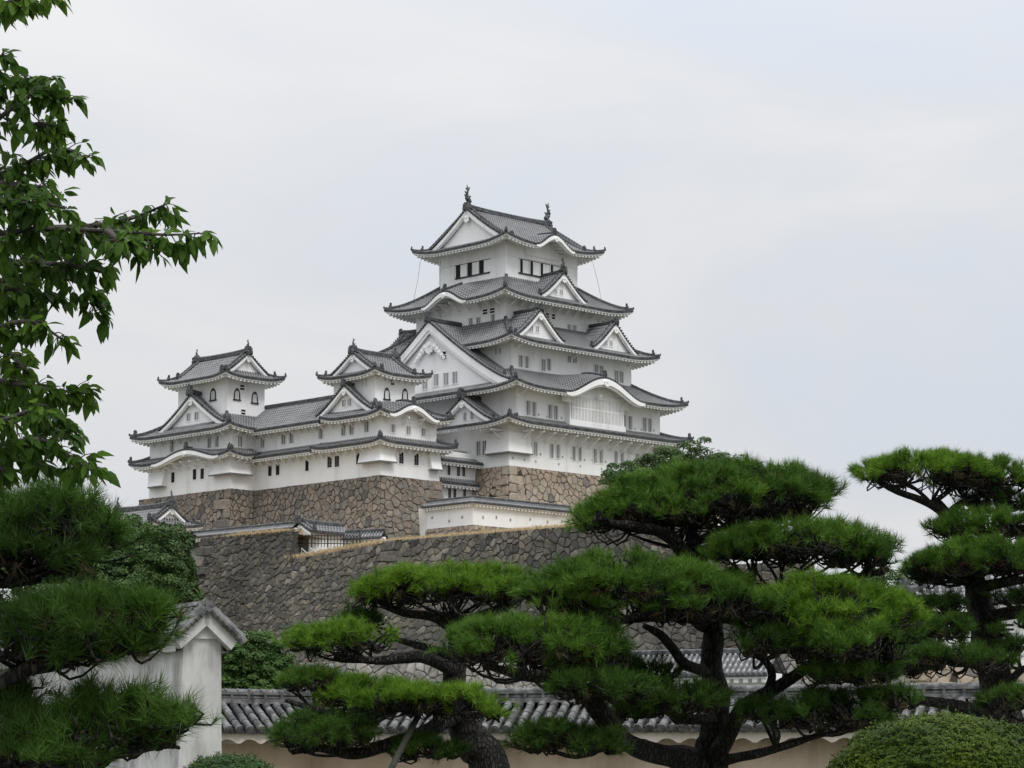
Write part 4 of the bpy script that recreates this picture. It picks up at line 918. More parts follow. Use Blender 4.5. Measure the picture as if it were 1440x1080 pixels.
# flanking white return at the left end of the bent wall
p0, p1 = onU(590.5, 716, cu), onU(601, 716, cu)
b = MB(); b.hexa([(cu-.05, p1[1], zb1-1.4), (cu+.9, p1[1], zb1-1.4), (cu+.9, p1[1]+1.1, zb1-1.4), (cu-.05, p1[1]+1.1, zb1-1.4), (cu-.05, p1[1], zb1+2.5), (cu+.9, p1[1], zb1+2.5), (cu+.9, p1[1]+1.5, zb1+2.5), (cu-.05, p1[1]+1.5, zb1+2.5)]); Z.part(b, 'wall_end', M_SHADE)

# ================================================================== the great stone terrace and what stands on it
def W2(px, py, D): return Vector(at(px, py, D))
TL, TM, TR = W2(283, 757, 262), W2(548, 767, 244), W2(1003, 752, 218)
T1 = thing('terrace_wall', 'huge dark grey stone terrace wall rising behind the pines', 'stone wall', (TM.x, TM.y, 8))
off = (TM.x, TM.y, 8); zL, zM = TL.z, 23.35
step = W2(415, 755, 253.2)
mb = MB()
dirv = (Vector((step.x-TL.x, step.y-TL.y, 0))).normalized(); far = Vector((TL.x, TL.y, 0))+Vector((-dirv.y*-1, dirv.x*-1, 0))*0
back = Vector((0.35, 0.94, 0))*40
Lst = (Vector((step.x, step.y, 0))-Vector((TL.x, TL.y, 0))).length; Lall = (Vector((TM.x, TM.y, 0))-Vector((TL.x, TL.y, 0))).length
def top1(s_): return 0 if s_ < Lst+.3 else 3.1-1.0*(s_-Lst)/(Lall-Lst)
stone_plan(mb, [(TL.x+back.x, TL.y+back.y), (TL.x, TL.y), (TM.x+dirv.x*2, TM.y+dirv.y*2)], 18, .56, 21, {0: (0, 1), 1: (1, 0)}, z=25.4, a=.2, b=.006, bulge=.12, topfs={1: top1}, asp=1.3, qw=2.1)
out_ = Vector((dirv.y, -dirv.x, 0))*.7
stone_plan(mb, [(TM.x+out_.x+dirv.y*-4, TM.y+out_.y+dirv.x*4), (TM.x+out_.x, TM.y+out_.y), (TR.x, TR.y), (TR.x-1, TR.y+26)], 15.5, .60, 23, {1: (1, 0)}, z=23.4, a=.2, b=.008, bulge=.13, qw=2.0)
mb.build('stones', [M_STONE_G, M_GAP], T1, off)
lo = thing('stone_retaining_wall', 'low pale stone wall at the foot of the terrace behind the pine branches', 'stone wall', tuple(W2(560, 965, 190)))
mb = MB(); a, b_ = W2(420, 932, 196), W2(1150, 940, 176); stone_plan(mb, [(a.x, a.y), (b_.x, b_.y)], 5, .6, 31, {}, z=a.z, a=.15, b=0, bulge=.12); mb.build('stones', [M_STONE_L, M_GAP], lo, tuple(lo.location))
lo = thing('stone_retaining_wall', 'lower grey stone wall stepping down behind the trunk top of the largest pine', 'stone wall', tuple(W2(1060, 830, 212)))
mb = MB(); a, b_ = W2(985, 796, 215), W2(1140, 800, 209); stone_plan(mb, [(a.x, a.y), (b_.x, b_.y), (b_.x+1, b_.y+20)], 12, .7, 33, {}, z=a.z, a=.15, b=0, bulge=.12); mb.build('stones', [M_STONE_G, M_GAP], lo, tuple(lo.location))

# terrace ground (slopes up to the castle)
def quad_sheet(name, pts, m, n=10, bump=.12, z_off=0):
    mb = MB(); A_, B_, C_, D_ = [Vector(p) for p in pts]; ids = {}
    for i in range(n+1):
        for j in range(n+1):
            p = A_.lerp(B_, i/n).lerp(D_.lerp(C_, i/n), j/n); p.z += bump*noise.noise(p*.4)+z_off; ids[i, j] = mb.add(p)
    for i in range(n):
        for j in range(n): mb.face((ids[i, j], ids[i+1, j], ids[i+1, j+1], ids[i, j+1]))
    return tag(mb.build(name, m), kind='structure')
f1, f2 = fromc(-27, 60, 26.6), fromc(30, -8, 27.2)
quad_sheet('terrace_ground', [(TL.x+.2, TL.y+.3, 25.1), (step.x+.2, step.y+.3, 25.05), tuple(fromc(-19, 1, 26.4)), tuple(fromc(-26, 52, 26.2))], M_EARTH)
quad_sheet('terrace_ground', [(step.x+.1, step.y+.25, 22.2), (TM.x+.1, TM.y+.3, 23.15), tuple(fromc(cu-1, cv-1.5, 27.1)), tuple(fromc(-21, 3, 26.6))], M_EARTH)
quad_sheet('terrace_ground', [(TM.x, TM.y+.2, 23.2), (TR.x, TR.y+.3, 23.2), tuple(fromc(rE+22, cv, 27.2)), tuple(fromc(cu-1.5, cv-1, 27.2))], M_EARTH)
# ------------------------------------------------------------------ smaller buildings on the terrace
class WThing:
    def __init__(s, name, label, cat, loc, rz=0, group=None, local=False):
        s.off = (0, 0, 0) if local else tuple(loc); s.root = thing(name, label, cat, tuple(loc), rz, group)
    def part(s, mb, name, mats, parent=None, smooth=False): return mb.build(name, mats, parent or s.root, s.off, smooth)
a, b_ = W2(240, 760, 276), W2(418, 747, 262)
T = WThing('roofed_wall', 'long tiled wall on top of the terrace ending at the little gatehouse', 'castle wall', (a.x, a.y, 24))
roofed_wall(T, [(a.x, a.y), (b_.x, b_.y)], 23.6, 2.85, .6, .95, .6)
a, b_ = W2(486, 764, 258), W2(541, 765, 256)
T = WThing('roofed_wall', 'short low tiled wall between the little gatehouse and the stone base', 'castle wall', (a.x, a.y, 23.4))
roofed_wall(T, [(a.x, a.y), (b_.x, b_.y)], 23.2, 1.75, .5, .9, .75)
g0 = toc(at(421, 739, 262)); G = CThing('gatehouse', 'little white gatehouse with tiled gable roof behind a dark picket fence', 'gatehouse', g0[0], g0[1], 24)
walls(G, g0[0]+.35, g0[0]+5.6, g0[1]-1.15, g0[1]+1.15, 23.4, 26.3)
gable(G, 'W', (g0[0], g0[1]), 1.75, 26.0, 26.95, 6.1, bh=.24, pscale=.25, zbase=25.6)
fp = W2(416, 768, 257); FN = thing('picket_fence', 'dark open picket fence in front of the little gatehouse', 'fence', tuple(fp))
fa, fb = Vector((0, 0, 0)), W2(506, 769, 255.5)-fp
pm = MB()
for i in range(21):
    p = fa.lerp(fb, i/20); t = .07 if i % 5 == 0 else .035; pm.box((p.x-t, p.y-t, p.z-.1), (p.x+t, p.y+t, p.z+(1.35 if i % 5 == 0 else 1.2)))
pm.build('pickets', M_WOOD, FN)
pm = MB()
for z in (.3, .75, 1.1): pm.tube([fa+Vector((0, -.05, z)), fb+Vector((0, -.05, z))], [.045, .045], 6)
pm.build('rails', M_WOOD, FN)
M_METAL = plain('pale_metal', (0.45, 0.45, 0.44), 0.5)
for nm, (xa, ya, xb, yb) in (('leftmost pale metal handrail on the grass ledge of the terrace', (424, 771, 434, 780)), ('middle pale metal handrail on the grass ledge of the terrace', (436, 770.5, 447, 778.5)), ('rightmost pale metal handrail on the grass ledge of the terrace', (450, 771, 461, 778))):
    p, q = W2(xa, ya, 252.5), W2(xb, yb, 251.5); h = MB(); h.tube([p, q], [.05, .05], 6); d = (q-p)
    for t in (.02, .5, .98): c = p+d*t; h.tube([c, c-Vector((0, 0, .8))], [.04, .04], 6)
    tag(h.build('handrail', M_METAL), nm, 'handrail', 'handrails on the terrace ledge')
t0 = toc(at(242, 706, 288)); um, vs = t0[0], t0[1]-1.3; zr = t0[2]-.5
Tu = CThing('turret', 'low tiled turret roof with fish finials at far left below the castle', 'turret', um, vs+6, zr-6)
walls(Tu, um-2.5, um+2.5, vs+1.1, vs+12.2, zr-6.5, zr-2.25)
irimoya(Tu, (um-3.7, um+3.7, vs, vs+13.4), 'v', 1.5, zr-2.35, zr, 1.15, lift=.4, Lc=3, bh=.32, pscale=.4, fish_s=.7)

# ------------------------------------------------------------------ foreground plaster walls with big weathered tiles
def stain_plaster(name, c1, c2, dark, amount):
    m, n, l, b = mat(name, 0.9); t = n.new('ShaderNodeTexCoord')
    z = n.new('ShaderNodeTexNoise'); z.inputs['Scale'].default_value = 0.9; z.inputs['Detail'].default_value = 7; l.new(t.outputs['Object'], z.inputs['Vector'])
    r = n.new('ShaderNodeValToRGB'); r.color_ramp.elements[0].position = .3; r.color_ramp.elements[1].position = .7
    r.color_ramp.elements[0].color = (*c1, 1); r.color_ramp.elements[1].color = (*c2, 1); l.new(z.outputs['Fac'], r.inputs['Fac'])
    k = n.new('ShaderNodeMapping'); k.inputs['Scale'].default_value = (3.5, 3.5, .8); l.new(t.outputs['Object'], k.inputs[0])
    z2 = n.new('ShaderNodeTexNoise'); z2.inputs['Scale'].default_value = 1.0; z2.inputs['Detail'].default_value = 8; z2.inputs['Roughness'].default_value = .7; l.new(k.outputs[0], z2.inputs['Vector'])
    z3 = n.new('ShaderNodeTexNoise'); z3.inputs['Scale'].default_value = .8; l.new(t.outputs['Object'], z3.inputs['Vector'])
    mu = n.new('ShaderNodeMath'); mu.operation = 'MULTIPLY'; l.new(z2.outputs['Fac'], mu.inputs[0]); l.new(z3.outputs['Fac'], mu.inputs[1])
    mr = n.new('ShaderNodeMapRange'); mr.inputs['From Min'].default_value = .2; mr.inputs['From Max'].default_value = .36; mr.inputs['To Max'].default_value = amount; l.new(mu.outputs[0], mr.inputs['Value'])
    mm = n.new('ShaderNodeMix'); mm.data_type = 'RGBA'; mm.inputs['B'].default_value = (*dark, 1); l.new(mr.outputs[0], mm.inputs['Factor']); l.new(r.outputs['Color'], mm.inputs['A']); l.new(mm.outputs['Result'], b.inputs['Base Color'])
    return m
M_OLD = stain_plaster('stained_white_plaster', (.44, .435, .42), (.58, .575, .56), (.17, .168, .165), .7)
M_TAN = stain_plaster('stained_cream_plaster', (.40, .31, .22), (.52, .43, .33), (.22, .18, .14), .4)
M_CREAM = stain_plaster('cream_eave_plaster', (.52, .47, .40), (.62, .57, .50), (.25, .23, .2), .35)
def front_wall(T, L, zt, th, rw, rise, body, x0=0.0, pitch=.27, taper=0.0, end_gable=False, scallop=True, rh=1.0):
    """T's frame: x along the wall, -y towards the viewer; zt is the eave height"""
    wb = MB(); t2 = th/2
    wb.hexa([(x0, -t2-taper, -.5), (L, -t2-taper, -.5), (L, t2+taper, -.5), (x0, t2+taper, -.5), (x0, -t2, zt+.12), (L, -t2, zt+.12), (L, t2, zt+.12), (x0, t2, zt+.12)])
    T.part(wb, 'wall_body', body)
    tb = MB(); rnd = random.Random(5); Ls = math.hypot(rw, rise); ov = .22 if end_gable else 0
    n = int((L+ov-x0)/pitch); Le = L+ov
    def S(x, d, up, sg): k = d/Ls; return (x, -sg*rw*(1-k)-up*sg*rise/Ls*1.0, zt+rise*k+up*rw/Ls)      # d from the eave up the slope
    for sg in (1, -1):
        for i in range(n+1):                           # round cover tiles
            x = Le-.06-i*pitch; nt = 4
            for k in range(nt):
                d0, d1 = Ls*k/nt-(.05 if k == 0 else .03), Ls*(k+1)/nt; ra, rb_ = .094+rnd.uniform(-.004, .004), .080; jx = rnd.uniform(-.008, .008); rg = []
                for d, r_ in ((d0, ra), (d1, rb_)):
                    rg.append([tb.add(S(x+jx+math.cos(a)*r_, d, .045+max(-.02, math.sin(a)*r_), sg)) for a in [math.pi*q/8 for q in range(9)]])
                for q in range(8): f = (rg[0][q], rg[1][q], rg[1][q+1], rg[0][q+1]); tb.face(f if sg < 0 else f[::-1], 0)
                c = tb.add(S(x+jx, d0, .045, sg))
                for q in range(8): f = (rg[0][q], rg[0][q+1], c); tb.face(f if sg > 0 else f[::-1], 0)
                if k == 0:                             # the round end disc with its rim
                    for r_, dd in ((.100, -.015), (.066, -.03)):
                        ring = [tb.add(S(x+jx+math.cos(a)*r_, d0+dd, .05+math.sin(a)*r_, sg)) for a in [2*math.pi*q/12 for q in range(12)]]; tb.face(ring if sg > 0 else ring[::-1], 0)
                        ring2 = [tb.add(S(x+jx+math.cos(a)*r_, d0+.03, .05+math.sin(a)*r_, sg)) for a in [2*math.pi*q/12 for q in range(12)]]
                        for q in range(12): tb.face((ring[q], ring[(q+1) % 12], ring2[(q+1) % 12], ring2[q]), 0)
            xa, xb = x-pitch, x                        # hollow pan tiles, lapped
            for k in range(6):
                d0, d1 = Ls*k/6-.03, Ls*(k+1)/6; g = []
                for d, u in ((d0, .022), (d1, .0)): g.append([tb.add(S(xa+(xb-xa)*q/4, d, u-.03-.06*math.sin(math.pi*q/4), sg)) for q in range(5)])
                g.append([tb.add(S(xa+(xb-xa)*q/4, d0, -.03-.05*math.sin(math.pi*q/4), sg)) for q in range(5)])
                for q in range(4): tb.face((g[0][q], g[0][q+1], g[1][q+1], g[1][q])[::sg], 1); tb.face((g[2][q], g[2][q+1], g[0][q+1], g[0][q])[::sg], 1)
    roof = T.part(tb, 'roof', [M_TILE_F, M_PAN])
    rb = MB(); zr = zt+rise-.02
    for w, za, hh in ((.40, 0, .06), (.34, .06, .05), (.30, .125, .035), (.36, .20, .05)): rb.box((x0, -w/2, zr+za*rh), (Le-.05, w/2, zr+(za+hh)*rh))
    rb.box((x0, -.12, zr), (Le-.08, .12, zr+.2*rh))
    x = x0+.3
    while x < Le-.1: rb.box((x-.035, -.175, zr+.11*rh), (x+.035, .175, zr+.2*rh)); x += .42
    x = x0
    while x < Le-.05:
        xe = min(x+.30, Le-.02); pts = []
        rg = []
        for xx, r_ in ((x, .105), (x+.05, .105), (x+.052, .088), (xe, .088)): rg.append([rb.add((xx, math.cos(a)*r_, zr+.25*rh+math.sin(a)*r_*.9)) for a in [math.pi*q/8 for q in range(9)]])
        for k in range(3):
            for q in range(8): rb.face((rg[k][q], rg[k+1][q], rg[k+1][q+1], rg[k][q+1]))
        x += .30
    if end_gable:
        for z_, r_ in ((.27*rh, .115), (.0, .10)):
            yy = 0
            rb.tube([(Le-.1, yy, zr+z_), (Le+.03, yy, zr+z_)], [r_, r_], 14); rb.tube([(Le+.02, yy, zr+z_), (Le+.06, yy, zr+z_)], [r_*.62, r_*.62], 12)
        for sg in (1, -1):                              # lapped tile edges down the gable
            for k in range(7): d = Ls*(k+.5)/7; p = Vector(S(Le+.02, d, .03, sg)); q = Vector(S(Le+.02, d-.17, .0, sg)); rb.tube([p, q], [.055, .075], 8)
    T.part(rb, 'ridge', M_TILE_F, roof)
    eb = MB(); n2 = int((L-x0)*12)
    for sg in (1, -1):
        y1, y2 = -sg*(rw-.10), -sg*(t2-.02); prev = None
        for i in range(n2+1):
            x = x0+(L-x0)*i/n2; s = (.5+.5*math.cos(2*math.pi*x/.55))**1.6 if scallop else .5; zb = zt-.20-.10*s
            r = [eb.add((x, y1, zt-.03)), eb.add((x, y1, zb)), eb.add((x, y1+sg*.1, zb+.02)), eb.add((x, y1+sg*.12, zt-.12)), eb.add((x, y2, zt-.02))]
            if prev:
                for j in range(4): eb.face((prev[j], prev[j+1], r[j+1], r[j])[::sg])
            prev = r
        x = x0+.5
        while x < L: a, b = sorted((y1+sg*.14, y2)); eb.box((x-.07, a, zt-.30), (x+.07, b, zt-.13)); x += 1.1
    T.part(eb, 'eaves', M_CREAM if body is M_TAN else M_OLD, roof)
    if end_gable:
        gb = MB()
        for sg in (1, -1):
            for (xa, xb, da, db, ua, ub) in ((L-.02, Le-.04, -.02, Ls, -.03, -.24),):
                P = []
                for xx in (xa, xb):
                    for d, u in ((da, ua), (db+.0, ua), (db-.14, ub), (da-.02, ub)): P.append(S(xx, d, u, sg))
                gb.hexa([P[0], P[1], P[2], P[3], P[4], P[5], P[6], P[7]])
        gb.hexa([(L-.01, -t2, zt-.02), (L+.06, -t2, zt-.02), (L+.06, t2, zt-.02), (L-.01, t2, zt-.02), (L-.01, -.02, zt+rise-.2), (L+.06, -.02, zt+rise-.2), (L+.06, .02, zt+rise-.2), (L-.01, .02, zt+rise-.2)])
        T.part(gb, 'bargeboard', M_OLD, roof)
def fw(name, label, a, b, zt, th, rw, rise, body, L=None, **k):
    d = b-a; d.z = 0; T = WThing(name, label, 'garden wall', (a.x, a.y, 0), math.atan2(d.y, d.x), local=True); front_wall(T, L or d.length, zt, th, rw, rise, body, **k); return T
a, b_ = W2(280, 1000, 56.0), W2(430, 1000, 57.5)
fw('garden_wall', 'short stretch of cream wall with big round tiles right of the gable end', a, b_, 2.42, .6, .95, .62, M_TAN)
a, b_ = W2(385, 1000, 57.9), W2(2300, 1000, 48.0)
fw('garden_wall', 'long cream garden wall with big weathered round tiles behind the pine trunks', a, b_, 2.42, .6, .95, .62, M_TAN)
e0 = W2(283, 1000, 44.2); dl = Vector((-.5, .866, 0)); a = e0+dl*13
fw('garden_wall', 'tall stained white wall whose tiled gable end faces right behind the left pine', a, e0, 3.86, .70, .60, .52, M_OLD, end_gable=True, taper=.10, scallop=False, rh=.25)

# ------------------------------------------------------------------ white storehouse at the right
p = W2(1292, 930, 130); SH = WThing('storehouse', 'white storehouse with tiled roof standing behind the rightmost pine', 'storehouse', (p.x, p.y, 3), math.radians(-6), local=True)
SH.off = (0, 0, 0)
walls(SH, 0, 12, 0, 6, 3.7, 7.55)
hip_roof(SH, (-1.0, 13, -1.0, 7), (1.9, 10.1, 2.95, 3.05), 7.1, 1.9, 1.0, lift=.25, Lc=3)
for x in (3.9, 4.6, 7.5): SH.part(MB(), 'x', M_DARK) if False else link('window', window_mesh(.55, .35, 'vent'), SH.root, (x, 0, 5.75))
S5 = WThing('stone_base', 'tan stone base under the white storehouse at the right', 'stone wall', (p.x, p.y, 3), math.radians(-6), local=True)
mb = MB(); stone_plan(mb, [(-.4, 6), (-.4, -.4), (12.4, -.4)], 6.6, .62, 41, {0: (0, 1), 1: (1, 0)}, z=3.75, a=.1, b=0, bulge=.07, gap=.02); S5.part(mb, 'stones', [M_STONE, M_GAP])
p = W2(880, 950, 150); q = W2(1095, 950, 146)
T = WThing('roofed_wall', 'pale tiled roof of a low wall glimpsed between the pine trunks', 'castle wall', (p.x, p.y, 3)); roofed_wall(T, [(p.x, p.y), (q.x, q.y)], 3, 4.0, 1.2, 2.0, 1.35)

# ------------------------------------------------------------------ ground: flat garden, then the castle hill
mb = MB(); xs = [-3000, -800, -300, -160, -110, -80, -60, -40, -20, 0, 20, 40, 60, 80, 110, 160, 300, 800, 3000]
ys = [-400, -50, 0, 40, 80, 110, 140, 170, 200, 225, 245, 262, 285, 320, 370, 450, 700, 1500, 6000]
def hill(x, y):
    t = min(1, max(0, (y-105)/130)); t = t*t*(3-2*t); fx = max(0, 1-max(0, abs(x)-90)/140); fy = max(0, 1-max(0, y-380)/250)
    return (8.5*t+13*min(1, max(0, (y-268)/60)))*fx*fy
ids = {(i, j): mb.add((x, y, hill(x, y))) for i, x in enumerate(xs) for j, y in enumerate(ys)}
for i in range(len(xs)-1):
    for j in range(len(ys)-1): mb.face((ids[i, j], ids[i+1, j], ids[i+1, j+1], ids[i, j+1]))
tag(mb.build('ground', M_GROUND), kind='structure')
# ================================================================== vegetation
def unit(v): return v/np.maximum(np.linalg.norm(v, axis=-1, keepdims=True), 1e-9)
def needles(P, Dr, K, length, width, spread=1.0, stem=.06):
    """tufts of pine needles at P, pointing along Dr"""
    n = len(P); Dr = unit(Dr); ref = np.where(np.abs(Dr[:, 2:3]) > .9, np.array([[1., 0, 0]]), np.array([[0, 0, 1.]]))
    A_ = unit(np.cross(Dr, ref)); B_ = np.cross(Dr, A_)
    th = np.sqrt(rng.uniform(.01, 1, (n, K)))*spread; ph = rng.uniform(0, 2*np.pi, (n, K))
    nd = Dr[:, None]*np.cos(th)[..., None]+(A_[:, None]*np.cos(ph)[..., None]+B_[:, None]*np.sin(ph)[..., None])*np.sin(th)[..., None]
    L = (length*rng.uniform(.65, 1.15, (n, K)))[..., None]
    base = P[:, None]+Dr[:, None]*rng.uniform(-.2, 1, (n, K))[..., None]*stem
    side = unit(np.cross(nd, rng.normal(size=(n, K, 3))))*width/2
    tip = base+nd*L; tip[..., 2] -= 0.06*L[..., 0]*rng.uniform(0, 1, (n, K))
    V = np.stack([base-side, base+side, tip], 2).reshape(-1, 3); return V, np.arange(len(V)).reshape(-1, 3)
def spline(pts, n=6):
    P = [np.array(p, float) for p in pts]; outp = []
    P = [P[0]*2-P[1]]+P+[P[-1]*2-P[-2]]
    for i in range(1, len(P)-2):
        for k in range(n):
            t = k/n; a, b, c, d = P[i-1], P[i], P[i+1], P[i+2]
            outp.append(.5*((2*b)+(-a+c)*t+(2*a-5*b+4*c-d)*t*t+(-a+3*b-3*c+d)*t**3))
    outp.append(P[-2]); return outp
def limb_mesh(pts4, seg=9, n=6, wob=.11):
    q = spline(pts4, n); mb = MB(); pts = []; rad = []
    for k, p in enumerate(q):
        w = wob*p[3]*3; pts.append(Vector(p[:3])+Vector((noise.noise(Vector(p[:3])*2+Vector((0, 0, 9))), noise.noise(Vector(p[:3])*2+Vector((5, 0, 0))), noise.noise(Vector(p[:3])*2)))*w); rad.append(max(.004, p[3]))
    mb.tube(pts, rad, seg, rough=.28); return mb
def twig(mb, a, b, r0, r1, sag=.15, n=4, jit=.16):
    a, b = np.array(a), np.array(b); L = np.linalg.norm(b-a); j = rng.normal(size=3)*L*jit; pts = []
    for k in range(n+1):
        t = k/n; p = a+(b-a)*t; p = p+j*math.sin(math.pi*t); p[2] -= sag*L*math.sin(math.pi*t); pts.append(p)
    mb.tube(pts, [r0+(r1-r0)*k/n for k in range(n+1)], 5, cap=False)
class Pine:
    def __init__(s, label, D, base, group=None):
        s.D = D; s.base = np.array(W2(base[0], base[1], D)); s.base[2] = 0
        s.root = thing('pine_tree', label, 'pine tree', tuple(s.base), 0, group or 'cloud pruned pine trees in the garden')
    def limb(s, pts, name='branch', seg=9):            # (px, py, depth offset, radius)
        P = [(*at(x, y, s.D+d), r) for x, y, d, r in pts]
        if name == 'trunk':
            p0 = P[0]; P = [(p0[0]+(p0[0]-P[1][0])*.15, p0[1], -.3, p0[3]*1.25)]+P
        return limb_mesh(P, seg).build(name, M_BARK, s.root, tuple(s.base), smooth=True)
    def pad(s, cx, cy, rx, ry, dd=0.0, m=None, dens=1.0, anchor=None, nl=.116, nw=.0054, K=38, tilt=0.0, twigs=True, thick=.7, depth=.8):
        """one pruned cushion: pixel centre and half sizes, depth offset; real size follows from its distance"""
        D = s.D+dd; k = D/FPX; c = at(cx, cy, D); RX, RZ = rx*k, ry*k; RY = RX*depth; m = m or M_NEEDLE
        nl_ = nl
        RXe, RYe, RZe = max(.05, RX-nl*1.0), max(.05, RY-nl*1.0), max(.045, RZ-nl*.95)
        # shoots: small clusters of tufts set on a layered, uneven cushion with gaps between them
        step_ = nl*1.35; nc = int((math.pi*RXe*RYe*1.05+(RXe+RYe)*RZe*2.2)/(step_**2)*1.5*dens)+8
        r = np.sqrt(rng.uniform(0, 1, nc)); az = rng.uniform(0, 2*np.pi, nc); out = rng.uniform(size=nc) < .08; r[out] *= 1.14
        cx_, cy_ = np.cos(az)*r, np.sin(az)*r
        ph = rng.uniform(0, 50, 2); bump = np.array([noise.noise(Vector((x*RX*2.6+ph[0], y*RY*2.6+ph[1], .3))) for x, y in zip(cx_, cy_)])
        dome = np.clip(1-r**2.2, 0, 1)**.75*1.45-.55+bump*.65        # -0.62..0.95 of the half height
        lay = rng.uniform(size=nc); zc_ = np.where(lay < .7, dome, dome-(lay-.7)/.3*(dome+.6)*.75)
        CC = np.stack([cx_*RXe, cy_*RYe, zc_*RZe], 1); low = lay >= .7
        gapn = np.array([noise.noise(Vector((x*RX*3.4+ph[1], y*RY*3.4+ph[0], 7.3))) for x, y in zip(cx_, cy_)]); keep = gapn > -.22; CC, low, r, cx_, cy_, out = CC[keep], low[keep], r[keep], cx_[keep], cy_[keep], out[keep]; nc = len(CC)
        per = rng.integers(4, 9, nc); per[out] = 3; w = np.repeat(np.arange(nc), per); n = len(w)
        P = CC[w]+rng.normal(size=(n, 3))*nl*np.array([.42, .42, .26]); rr_ = r[w]
        P[:, 2] += P[:, 0]*tilt
        cd = rng.normal(size=(nc, 3))*.30; Dr = np.stack([cx_[w]*.75, cy_[w]*.75, np.where(low[w], .45, 1.0)*np.ones(n)], 1)+cd[w]+rng.normal(size=(n, 3))*.25
        ux = uy = uz = None
        V, Tm = needles(P, Dr, K, nl, nw); V += c-s.base
        o = link('foliage_pad', array_mesh('foliage_pad', V, Tm, m), s.root)
        # dead brown needles and twigs below
        mb = MB(); anc = np.array(anchor_pt(s, anchor)) if anchor else c+np.array([0, 0, -RZ*1.1])
        hubs = []
        nb = max(5, int(8*rx/130))
        for i in range(nb):
            a = 2*math.pi*(i+rng.uniform(-.3, .3))/nb; r = rng.uniform(.45, .85)
            h = c+np.array([math.cos(a)*r*RXe, math.sin(a)*r*RYe, -RZe*(.50+.25*rng.uniform())+math.cos(a)*r*RXe*tilt-RZe*.2*r]); hubs.append(h); twig(mb, anc, h, .022*(D/24)**.5, .010, sag=.02, n=6, jit=.06)
        if twigs:
            idx = rng.choice(n, size=min(n, int(330*dens*rx/130)+40), replace=False); H = np.array(hubs+[anc])
            for i in idx:
                q = P[i]+c; j = np.argmin(np.linalg.norm(H-q, axis=1)+rng.uniform(0, RX*.3, len(H))); twig(mb, H[j], q, .012, .006, sag=.08+.14*rng.uniform(), n=4)
        for v in range(len(mb.v)): mb.v[v] = tuple(np.array(mb.v[v])-s.base)
        tw = mb.build('twigs', M_BARK, o, smooth=True)
        nd = int(n*.13)
        if nd > 4:
            idx = rng.choice(n, nd); Pd = P[idx]*np.array([.95, .95, .25])+np.array([0, 0, -RZe*.5]); V, Tm = needles(Pd, rng.normal(size=(nd, 3))*.6+np.array([0, 0, -.1]), 16, nl*.9, nw*.8); V += c-s.base
            link('dry_needles', array_mesh('dry_needles', V, Tm, M_DEADN), o)
        return o
def anchor_pt(s, a): return at(a[0], a[1], s.D+(a[2] if len(a) > 2 else 0))

# ---- tree B: the big pine in the middle right
B = Pine('largest pine in the garden with wide flat top reaching into the sky', 24, (1000, 1080))
B.limb([(1000, 1082, 0, 0.1650), (1002, 1030, 0, 0.1386), (1006, 985, 0, 0.1254), (1002, 940, 0, 0.1089), (1004, 890, 0, 0.0990), (1000, 845, .1, 0.0891), (985, 795, .1, 0.0792), (975, 765, .1, 0.0660), (974, 735, .1, 0.0495), (985, 705, .1, 0.0330)], 'trunk', 12)
B.limb([(988, 800, .1, 0.0800), (960, 775, -.1, 0.0680), (935, 752, -.3, 0.0600), (900, 740, -.5, 0.0440), (860, 735, -.6, 0.0280)])
B.limb([(974, 740, .1, 0.0480), (1005, 715, 0, 0.0400), (1050, 718, 0, 0.0320), (1110, 715, 0, 0.0240), (1155, 700, 0, 0.0160)])
B.limb([(988, 812, .1, 0.0720), (1020, 825, -.2, 0.0600), (1060, 828, -.4, 0.0680), (1100, 832, -.4, 0.0600), (1150, 818, -.4, 0.0480), (1210, 810, -.3, 0.0360), (1250, 800, -.3, 0.0240)])
B.limb([(990, 880, 0, 0.0640), (950, 858, -.5, 0.0560), (905, 868, -.8, 0.0480), (850, 875, -.9, 0.0400), (800, 862, -1, 0.0280)])
B.limb([(1000, 945, 0, 0.0600), (965, 935, -.5, 0.0520), (945, 910, -.7, 0.0440), (925, 890, -.9, 0.0360), (905, 880, -1, 0.0240)])
B.limb([(985, 1075, -.1, 0.1360), (935, 1062, -.5, 0.1040), (880, 1040, -.9, 0.0920), (845, 1005, -1.1, 0.0880), (825, 975, -1.2, 0.0800), (795, 955, -1.3, 0.0680), (740, 950, -1.4, 0.0480), (680, 935, -1.5, 0.0320)])
B.limb([(1005, 1065, -.1, 0.1040), (1025, 1030, -.3, 0.0800), (1045, 995, -.5, 0.0720), (1075, 975, -.6, 0.0680), (1120, 950, -.8, 0.0560), (1170, 915, -.9, 0.0440), (1240, 890, -1, 0.0280)])
B.limb([(1080, 972, -.6, 0.0480), (1085, 945, -.7, 0.0400), (1070, 925, -.7, 0.0320), (1045, 918, -.6, 0.0200)])
B.limb([(1015, 1068, -.2, 0.0560), (1060, 1062, -.6, 0.0440), (1110, 1048, -.8, 0.0360), (1150, 1035, -.9, 0.0280), (1180, 1028, -1, 0.0160)])
B.limb([(1000, 1010, -.2, 0.0560), (960, 1012, -.6, 0.0440), (935, 1000, -.8, 0.0320)])
B.pad(985, 706, 190, 52, .1, anchor=(955, 772), dens=1.15, tilt=.06); B.pad(1110, 690, 78, 30, .3, anchor=(1050, 718), nl=.14)
B.pad(880, 715, 90, 36, -.3, anchor=(935, 752), tilt=.12); B.pad(1050, 672, 105, 28, .2, anchor=(985, 715), tilt=.0)
B.pad(1130, 765, 142, 36, -.3, anchor=(1100, 830), dens=1.0); B.pad(1215, 785, 58, 28, -.6, M_NEEDLE2, anchor=(1210, 810)); B.pad(1040, 775, 62, 26, -.5, anchor=(1060, 826))
